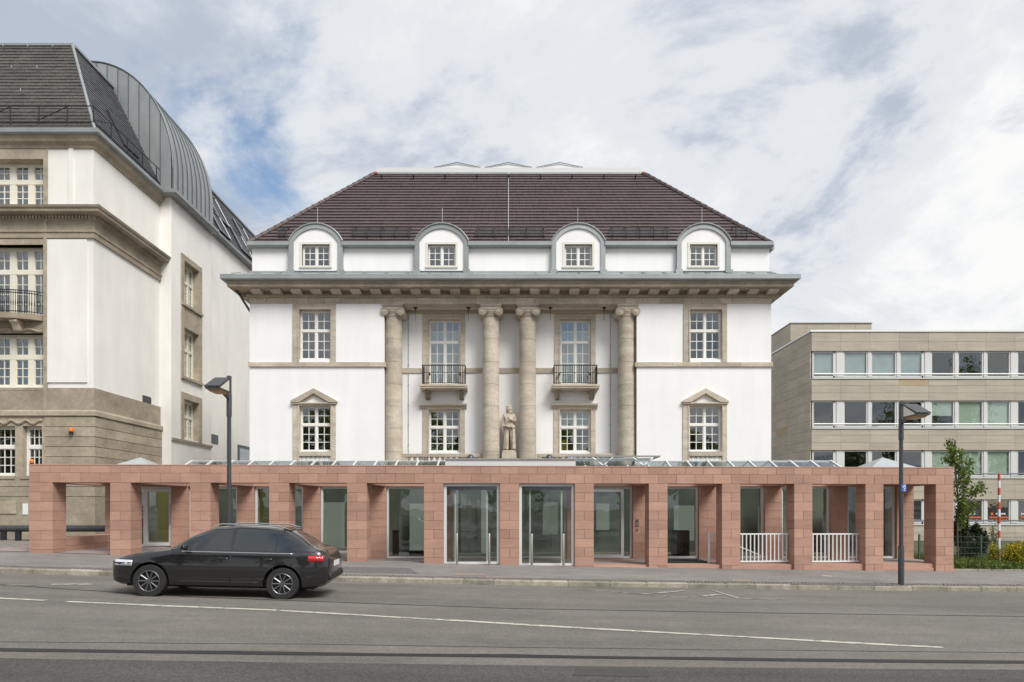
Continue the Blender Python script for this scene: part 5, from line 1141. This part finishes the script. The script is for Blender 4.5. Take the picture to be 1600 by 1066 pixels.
# ================================================================== the car (built at rest)
def car():
    Lc = 4.3; px = {}
    ks = [0,.04,.15,.45,.9,1.22,1.55,1.95,2.5,3.0,3.4,3.68,3.93,4.1,4.22,4.28,4.30]
    top = [.62,.68,.74,.83,.91,.965,1.22,1.40,1.445,1.435,1.385,1.22,1.04,1.0,.93,.86,.80]
    hw  = [.55,.66,.74,.82,.865,.885,.89,.89,.89,.89,.885,.875,.85,.82,.77,.70,.62]
    rw  = [.48,.58,.64,.70,.72,.72,.62,.575,.585,.58,.57,.58,.60,.62,.62,.58,.52]
    bot = [.34,.27,.22,.2,.2,.2,.2,.2,.2,.2,.2,.2,.21,.24,.27,.32,.38]
    N = 130; ss = np.linspace(0, Lc, N)
    ss = np.unique(np.concatenate([ss, [1.24,3.38,3.9]])); N = len(ss)
    def ip(a):
        v = np.interp(ss, ks, a); 
        for _ in range(3): v[1:-1] = .25*v[:-2]+.5*v[1:-1]+.25*v[2:]
        return v
    T, Wd, Rw, Bt = ip(top), ip(hw), ip(rw), ip(bot)
    cols = []
    for i in range(N):
        t_, h, r, b_ = T[i], Wd[i], Rw[i], Bt[i]; belt = min(.925+.02*ss[i]/Lc, t_-.05); g = max(0., min(1., (t_-belt-.05)/.4))
        pts = [(0,b_),(.8*h,b_),(h*.965,b_+.05),(h*.985,(b_+.42)/2+.03),(h,.52),(h*.995,.66),(h*.975,belt-.1),(h*.965,belt-.055),(h*.94,belt-.01),(h*.925,belt+.01),
               (r+(h*.925-r)*.12+.0, t_-.1*g-.012),(r*.9, t_-.035*g-.004),(r*.55,t_-.008*g),(0,t_)]
        sub = [1,1,3,4,4,3,1,1,1,6,2,2,3]; P = []
        for k in range(len(pts)-1):
            for q in range(sub[k]): f = q/sub[k]; P.append((pts[k][0]+(pts[k+1][0]-pts[k][0])*f, pts[k][1]+(pts[k+1][1]-pts[k][1])*f))
        P.append(pts[-1]); cols.append(P)
    M = len(cols[0]); wl = [(.86,.31),(3.42,.31)]; RA = .375
    V = np.zeros((2, N, M, 3)); inside = np.zeros((N, M), bool)
    for i in range(N):
        for j in range(M):
            y, z = cols[i][j]; s_ = ss[i]
            if 1 <= j <= 18:
                for c in wl:
                    d = math.hypot(s_-c[0], z-c[1])
                    if d < RA:
                        inside[i,j] = True
            V[0,i,j] = (s_,-y,z); V[1,i,j] = (s_,y,z)
    # pull vertices just inside the arch out onto its circle so the arch edge is clean
    for i in range(N):
        for j in range(M):
            if inside[i,j]:
                c = min(wl, key=lambda c: abs(ss[i]-c[0])); dx, dz = ss[i]-c[0], cols[i][j][1]-c[1]; d = math.hypot(dx, dz) or 1e-3
                for k in (0,1): V[k,i,j,0] = c[0]+dx/d*RA; V[k,i,j,2] = max(cols[i][j][1] if j < 3 else 0, c[1]+dz/d*RA)
    jb = 1+1+3+4+4+3+1+1+1; jr = jb+6                # index of the greenhouse foot and of the roof edge
    def region(i, j):
        s_ = (ss[i]+ss[i+1])/2
        if jb <= j < jr:
            if 1.62 < s_ < 2.36 or 2.44 < s_ < 3.22: return 'side_window' + ('_a' if s_ < 2.4 else '_b')
            if 3.28 < s_ < 3.56 and j < jr-1: return 'quarter_window'
        if j >= jr:
            if 1.27 < s_ < 1.93 and j >= jr+1: return 'windscreen'
            if 3.42 < s_ < 3.88 and j >= jr+1: return 'rear_window'
        return 'body'
    B = {}
    for k in (0,1):
        for i in range(N-1):
            for j in range(M-1):
                q = [(i,j),(i+1,j),(i+1,j+1),(i,j+1)]
                if all(inside[a,b_] for a,b_ in q): continue
                r_ = region(i,j); key = r_ if r_ in ('body','windscreen','rear_window') else r_+str(k)
                B.setdefault(key, []).append([tuple(V[k,a,b_]) for a,b_ in (q if k == 0 else q[::-1])])
    for i in (0, N-1):                              # close nose and tail
        for j in range(M-1): B['body'].append([tuple(V[0,i,j]),tuple(V[0,i,j+1]),tuple(V[1,i,j+1]),tuple(V[1,i,j])])
    paintm = mat('black_car_paint', (.006,.006,.007), .28, coat=1.0); cg = mat('car_glass', (.02,.025,.028), .04, spec=.9); chrome = mat('chrome', (.6,.6,.6), .15, 1.0)
    tyre = mat('tyre', (.02,.02,.02), .85); rimm = mat('alloy', (.16,.16,.17), .35, .8); trim = mat('black_trim', (.012,.012,.012), .6); redl = mat('tail_lamp', (.5,.01,.015), .15, coat=1.0); headl = mat('head_lamp', (.55,.57,.6), .08, spec=.9)
    xm, D = X(362,14.3), 14.3; xf = xm-Lc/2
    root = thing('car', (xf, kerbD(xf)-2.9+0, 0), 'black hatchback car driving left along the road', 'car')
    yc = 14.3; root.location = (xf, yc-KS*Lc/2, 0); sl_ = math.atan2(zs(xf,yc)-zs(xf+Lc,yc), Lc)
    root.location.z = zs(xf, yc-.1); root.rotation_euler = (0, sl_, math.atan(KS))
    def part(name, mb, m, par=root, smooth=True, bevel=0): return link(name, mb.mesh(name, smooth=smooth, bevel=bevel), m, par)
    def weld(qs):
        mb = MB(); idx = {}
        for q in qs:
            f = []
            for p in q:
                k_ = (round(p[0],4),round(p[1],4),round(p[2],4))
                if k_ not in idx: idx[k_] = len(mb.v); mb.v.append(p)
                f.append(idx[k_])
            f2 = [a for n_, a in enumerate(f) if a not in f[:n_]]
            if len(f2) > 2: mb.f.append(tuple(f2))
        return mb
    for key, qs in B.items():
        nm = key.rstrip('01').replace('_a','').replace('_b','')
        part(nm, weld(qs), paintm if nm == 'body' else cg)
    for c in wl:
        for sg in (-1,1):
            y0 = sg*.70; y1 = sg*.885
            w = MB(); n = 28; prof_ = [(.2,y0),(.305,y0),(.318,y0+sg*.02),(.318,y1-sg*.03),(.305,y1),(.215,y1),(.205,y1-sg*.02)]
            vs = [(c[0]+r*math.cos(2*math.pi*i/n), y, c[1]+r*math.sin(2*math.pi*i/n)) for r,y in prof_ for i in range(n)]
            w.add(vs, [(k_*n+i,k_*n+(i+1)%n,(k_+1)*n+(i+1)%n,(k_+1)*n+i) for k_ in range(len(prof_)-1) for i in range(n)])
            wo = part('wheel', w, tyre)
            r_ = MB().tube((c[0],y1-sg*.06,c[1]),(c[0],y1-sg*.055,c[1]),.205,28); part('brake_disc', r_, iron, wo)
            rim = MB()
            for q in range(10):
                a = 2*math.pi*q/10; rim.tube((c[0]+.03*math.cos(a),y1-sg*.025,c[1]+.03*math.sin(a)),(c[0]+.2*math.cos(a),y1-sg*.015,c[1]+.2*math.sin(a)),.016,6)
            ring = [(c[0]+.203*math.cos(2*math.pi*i/28),y1-sg*.012,c[1]+.203*math.sin(2*math.pi*i/28)) for i in range(29)]; rim.path(ring,.014,6); rim.tube((c[0],y1-sg*.05,c[1]),(c[0],y1-sg*.005,c[1]),.05,14)
            part('rim', rim, rimm, wo)
            wn = MB(); arc = [(c[0]+.37*math.cos(math.pi*i/16),c[1]+.37*math.sin(math.pi*i/16)) for i in range(17)]
            vs = [(x_,sg*.4,z_) for x_,z_ in arc]+[(x_,sg*.86,z_) for x_,z_ in arc]; wn.add(vs,[(i,i+1,17+i+1,17+i) for i in range(16)]); wn.add([(x_,sg*.4,z_) for x_,z_ in arc]+[(c[0],sg*.4,c[1]-.1)], [tuple(range(18))])
            part('wheel_well', wn, trim)
    def strip(name, s0, s1, z0, z1, m, off=.006, n=14, par=root, zz=None):
        for sg in (-1,1):
            mb = MB(); vs = []
            for i in range(n+1):
                s_ = s0+(s1-s0)*i/n; k_ = int(np.argmin(abs(ss-s_)))
                for z in (z0, z1):
                    zq = z + (zz(s_) if zz else 0); cc = cols[k_]; y = float(np.interp(zq, [p[1] for p in cc[1:20]], [p[0] for p in cc[1:20]])); vs.append((s_, sg*(y+off), zq))
            mb.add(vs, [(2*i,2*i+2,2*i+3,2*i+1) for i in range(n)]); o = part(name, mb, m, par); so_ = o.modifiers.new('t','SOLIDIFY'); so_.thickness = .012
    strip('window_trim', 1.45, 3.62, .90, .918, chrome, .006, 30)
    strip('taillight', 3.90, 4.2, .76, .88, redl, .01)
    strip('headlight', .1, .5, .60, .71, headl, .01)
    strip('sill_trim', 1.35, 2.95, .24, .34, trim, .006)
    for s_ in (2.2, 3.05): strip('door_handle', s_, s_+.17, .775, .805, paintm, .03, 4)
    for s_ in (1.38, 2.40, 3.22):
        strip('door_gap', s_, s_+.012, .32, .88, trim, .0015, 1)
    for sg in (-1,1):
        mi = MB(); mi.hexa([(1.46,sg*.87,.93),(1.62,sg*.87,.93),(1.60,sg*1.05,.95),(1.48,sg*1.05,.95)],[(1.48,sg*.87,1.03),(1.6,sg*.87,1.03),(1.58,sg*1.04,1.06),(1.5,sg*1.04,1.06)]); part('mirror', mi, paintm, bevel=.025)
    part('rear_bumper', MB().box(4.2,4.33,-.66,.66,.38,.52), trim, bevel=.03); part('number_plate', MB().box(4.302,4.312,-.26,.26,.64,.75), white)
    part('front_grille', MB().box(-.02,.05,-.5,.5,.36,.54), trim, bevel=.03)
    part('underbody', MB().box(.35,4.0,-.68,.68,.19,.4), trim)
    part('spoiler', MB().hexa([(3.32,-.5,1.38),(3.46,-.48,1.335),(3.46,.48,1.335),(3.32,.5,1.38)],[(3.32,-.5,1.40),(3.46,-.48,1.36),(3.46,.48,1.36),(3.32,.5,1.40)]), paintm)
    for sg in (-1,1): part('roof_rail', MB().path([(1.95,sg*.53,1.40),(2.1,sg*.53,1.455),(3.2,sg*.53,1.445),(3.4,sg*.53,1.39)],.014,6), chrome)
car()
# ================================================================== garden at the right
def leaves(b, pts, size, var=.4, up=.3):
    for p in pts:
        d = Vector((random.gauss(0,1),random.gauss(0,1),random.gauss(up,1))).normalized(); t = d.orthogonal().normalized(); t.rotate(Matrix.Rotation(random.uniform(0,6.28),3,d)); q = d.cross(t); s_ = size*random.uniform(1-var,1+var); p = Vector(p)
        b.add([p-t*s_*.5, p+q*s_*.3, p+t*s_*.6, p-q*s_*.3], [(0,1,2,3)])
    return b
def sapling():
    D = 23.6; x = X(1497,D); z0 = zs(x,D); zt = Z(686,D)
    t = thing('young_tree', (x, D, z0), 'young slender tree with fresh green leaves behind the right end of the colonnade', 'tree')
    tr = MB(); lf = MB(); tips = []
    tr.path([(x,D,z0-.1),(x-.03,D,z0+1.2),(x+.02,D+.02,z0+2.3),(x-.14,D,zt-.6),(x-.1,D,zt-.05)], .026, 7)
    def branch(p, q, n):
        P_, Q_ = Vector(p), Vector(q); mid = P_.lerp(Q_,.5)+Vector((0,0,.1)); tr.path([P_,mid,Q_], .011, 5)
        for i in range(n):
            f = .12+.88*i/n; c = (P_.lerp(mid,f*2) if f < .5 else mid.lerp(Q_,f*2-1))
            for _ in range(5): tips.append(c+Vector((random.gauss(0,.075),random.gauss(0,.09),random.gauss(.0,.06))))
    for (u0,v0,u1,v1,dy,n) in ((1497,735,1476,716,.2,26),(1496,730,1484,700,-.2,26),(1494,725,1483,688,0,34),(1497,745,1502,702,.3,34),(1499,770,1516,717,-.3,36),(1500,775,1518,735,.2,24),(1499,800,1536,753,.2,40),(1520,775,1538,768,.1,16),(1500,805,1514,750,-.2,28),(1499,790,1480,735,.3,24),(1500,812,1528,785,-.2,22),(1498,760,1508,732,.4,22),(1500,820,1508,780,-.3,26),(1500,830,1512,800,.3,22)):
        branch((X(u0,D),D,Z(v0,D)), (X(u1,D+dy),D+dy,Z(v1,D+dy)), n)
    leaves(lf, tips, .1); tr.build('trunk', bark, t); lf.build('crown', leafm, t)
sapling()
def bush(name, u0, u1, v0, v1, D, dep, m, n, size, label, cat, fl=None, nf=0):
    x0, x1, zt = X(u0,D), X(u1,D), Z(v0,D); cx = (x0+x1)/2; z0 = zs(cx,D); t = thing(name, (cx, D, z0), label, cat)
    st = MB(); pts = []; fp = []
    lobes = [(random.uniform(x0+.15*(x1-x0),x1-.15*(x1-x0)), D+random.uniform(-dep/3,dep/3), z0+(zt-z0)*random.uniform(.35,.72), random.uniform(.25,.38)) for _ in range(9)]
    for lx_, ly_, lz_, r_ in lobes: st.path([(cx+random.uniform(-.1,.1),D,z0-.05),((cx+lx_)/2,ly_,(z0+lz_)/2),(lx_,ly_,lz_)], .014, 5)
    for _ in range(n+nf):
        lx_, ly_, lz_, r_ = random.choice(lobes); d = Vector((random.gauss(0,1),random.gauss(0,1),random.gauss(0,1))).normalized()*r_*random.uniform(.45,1.08)
        p = (lx_+d.x*(x1-x0)*.62, ly_+d.y*dep, max(z0+.03,min(zt+.05,lz_+d.z*(zt-z0)*.9)))
        (pts if len(pts) < n else fp).append(p)
    st.build('stems', bark, t); leaves(MB(), pts, size).build('foliage', m, t)
    if fl: leaves(MB(), fp, size*.8).build('blossom', fl, t)
    return t
bush('dark_bush', 1490, 1540, 800, 852, 25.2, .7, leafd, 6500, .1, 'dark green rounded bush behind the wire fence at the right', 'bush')
bush('dark_bush', 1493, 1512, 775, 830, 24.6, .4, leafd, 2600, .1, 'tall dark green bush close against the right end pillar', 'bush')
bush('yellow_bush', 1562, 1640, 829, 882, 22.9, .6, leafm, 2200, .075, 'bush covered in yellow blossom at the right edge', 'bush', yel, 4500)
bush('yellow_bush', 1545, 1572, 847, 872, 23.3, .35, leafm, 500, .05, 'small yellow-flowered shrub at the foot of the red and white pole', 'bush', yel, 700)
bush('low_shrub', 1541, 1561, 802, 850, 26.5, .3, leafm, 320, .06, 'thin low shrub left of the red and white pole', 'shrub')
g = MB()                                            # tall grass and weeds
def blades(n, xa, xb, ya, yb_, h0, h1):
    for _ in range(n):
        x, y = random.uniform(xa,xb), random.uniform(ya,yb_); z = zs(x,y)
        if y < kerbD(x)+4.15: continue
        h = random.uniform(h0,h1); a = random.uniform(0,6.28); w = random.uniform(.006,.014); lx_, ly_ = random.gauss(0,.35)*h, random.gauss(0,.35)*h
        dx, dy = math.cos(a)*w, math.sin(a)*w
        g.add([(x-dx,y-dy,z-.01),(x+dx,y+dy,z-.01),(x+dx*.7+lx_*.4,y+dy*.7+ly_*.4,z+h*.6),(x-dx*.7+lx_*.4,y-dy*.7+ly_*.4,z+h*.6),(x+lx_,y+ly_,z+h)], [(0,1,2,3),(3,2,4)])
blades(9000, 14.5, 19.5, 22.2, 24.5, .12, .42); blades(7000, 14.5, 24, 24.5, 29, .12, .35); blades(2500, 14.6, 21, 22.05, 22.8, .06, .25)
leaves(g, [(lambda x,y: (x,y,zs(x,y)+random.uniform(.03,.3)))(random.uniform(14.6,20),random.uniform(22.3,24.8)) for _ in range(2600)], .09)
g.build('meadow_grass', grassm, label='uncut green grass and weeds beside the right end of the colonnade', cat='grass', kind='stuff')
x = X(1492,21.7)
ed = thing('garden_edging', (16.5, 22.0, zs(16.5,22)), 'low stone edging between pavement and grass at the right', 'edging')
for i in range(9):
    a = 14.42+i*.9; MB().hexa(*[[(a+.006,kerbD(a)+4.0,q(a)),(a+.894,kerbD(a+.9)+4.0,q(a+.9)),(a+.894,kerbD(a+.9)+4.12,q(a+.9)),(a+.006,kerbD(a)+4.12,q(a))] for q in (lambda x: zs(x,21.5)-.2, lambda x: zs(x,21.5)+.07)]).build('edging_stone', granite, ed, bevel=.01)
# marker pole
D = 23.8; x = X(1561,D); z0 = zs(x,D); zt = Z(740,D); t = thing('marker_pole', (x, D, z0), 'red and white banded marker pole standing in the grass', 'pole')
n = 10; zb_ = Z(852,D)
for i in range(n):
    a, c = zb_+(zt-zb_)*i/n, zb_+(zt-zb_)*(i+1)/n
    if i == 0: a = z0-.05
    MB().lathe([(.042,0),(.042,c-a)], (x,D,a), 14).build('band', redp if i % 2 else white, t, smooth=True)
MB().lathe([(.042,0),(.03,.015),(.002,.02)], (x,D,zt+.001), 14).build('cap', redp, t)
# wire fence
D = 24.3; xa = 14.6; t = thing('wire_fence', (18, D, zs(18,D)), 'thin green wire mesh fence in front of the office block', 'fence')
fm = mat('fence_green', (.10,.14,.12), .5, .3)
for i in range(5):
    x = xa+i*2.2; z0 = zs(x,D); MB().box(x-.025, x+.025, D, D+.05, z0-.05, z0+1.12).build('fence_post', fm, t)
    w = MB(); x1 = x+2.2; z1 = zs(x1,D)
    for q in range(6): w.tube((x,D+.02,z0+.05+q*.2),(x1,D+.02,z1+.05+q*.2),.0055,4,cap=False)
    for q in range(1,44): f = q/44; xx = x+2.2*f; zz = z0+(z1-z0)*f; w.tube((xx,D+.012,zz+.03),(xx,D+.012,zz+1.08),.0035,4,cap=False)
    w.build('mesh_panel', fm, t)
# row of trees on the far side of the street, seen in the panes
tm = MB()
spots = [(-50+i*6.5, -16, random.uniform(12.5,15.5), 3.6) for i in range(8)] + [(4+i*8, -16, random.uniform(8.5,11.5), 3.3) for i in range(4)] + [(62,-19,20,4.5),(70,-16,24,5.5)]
for i, (cx, cy, H, rad_) in enumerate(spots):
    cx += random.uniform(-1.2,1.2); cy += random.uniform(-2,2)
    for _ in range(2600):
        d = Vector((random.gauss(0,1),random.gauss(0,1),random.gauss(0,1))).normalized()*random.uniform(.5,1)
        r_ = 1+.25*math.sin(3*d.x+i)+.2*math.cos(4*d.z+2*i); leaves(tm, [(cx+d.x*rad_*r_, cy+d.y*rad_*.9*r_, H*.58+d.z*H*.42*r_)], .62)
    tm.path([(cx,cy,-.3),(cx+.2,cy,H*.35),(cx,cy,H*.7)], .22, 7)
tm.build('tree_row', leaft, label='row of leafy trees across the street, mirrored in the windows', cat='trees', kind='stuff')
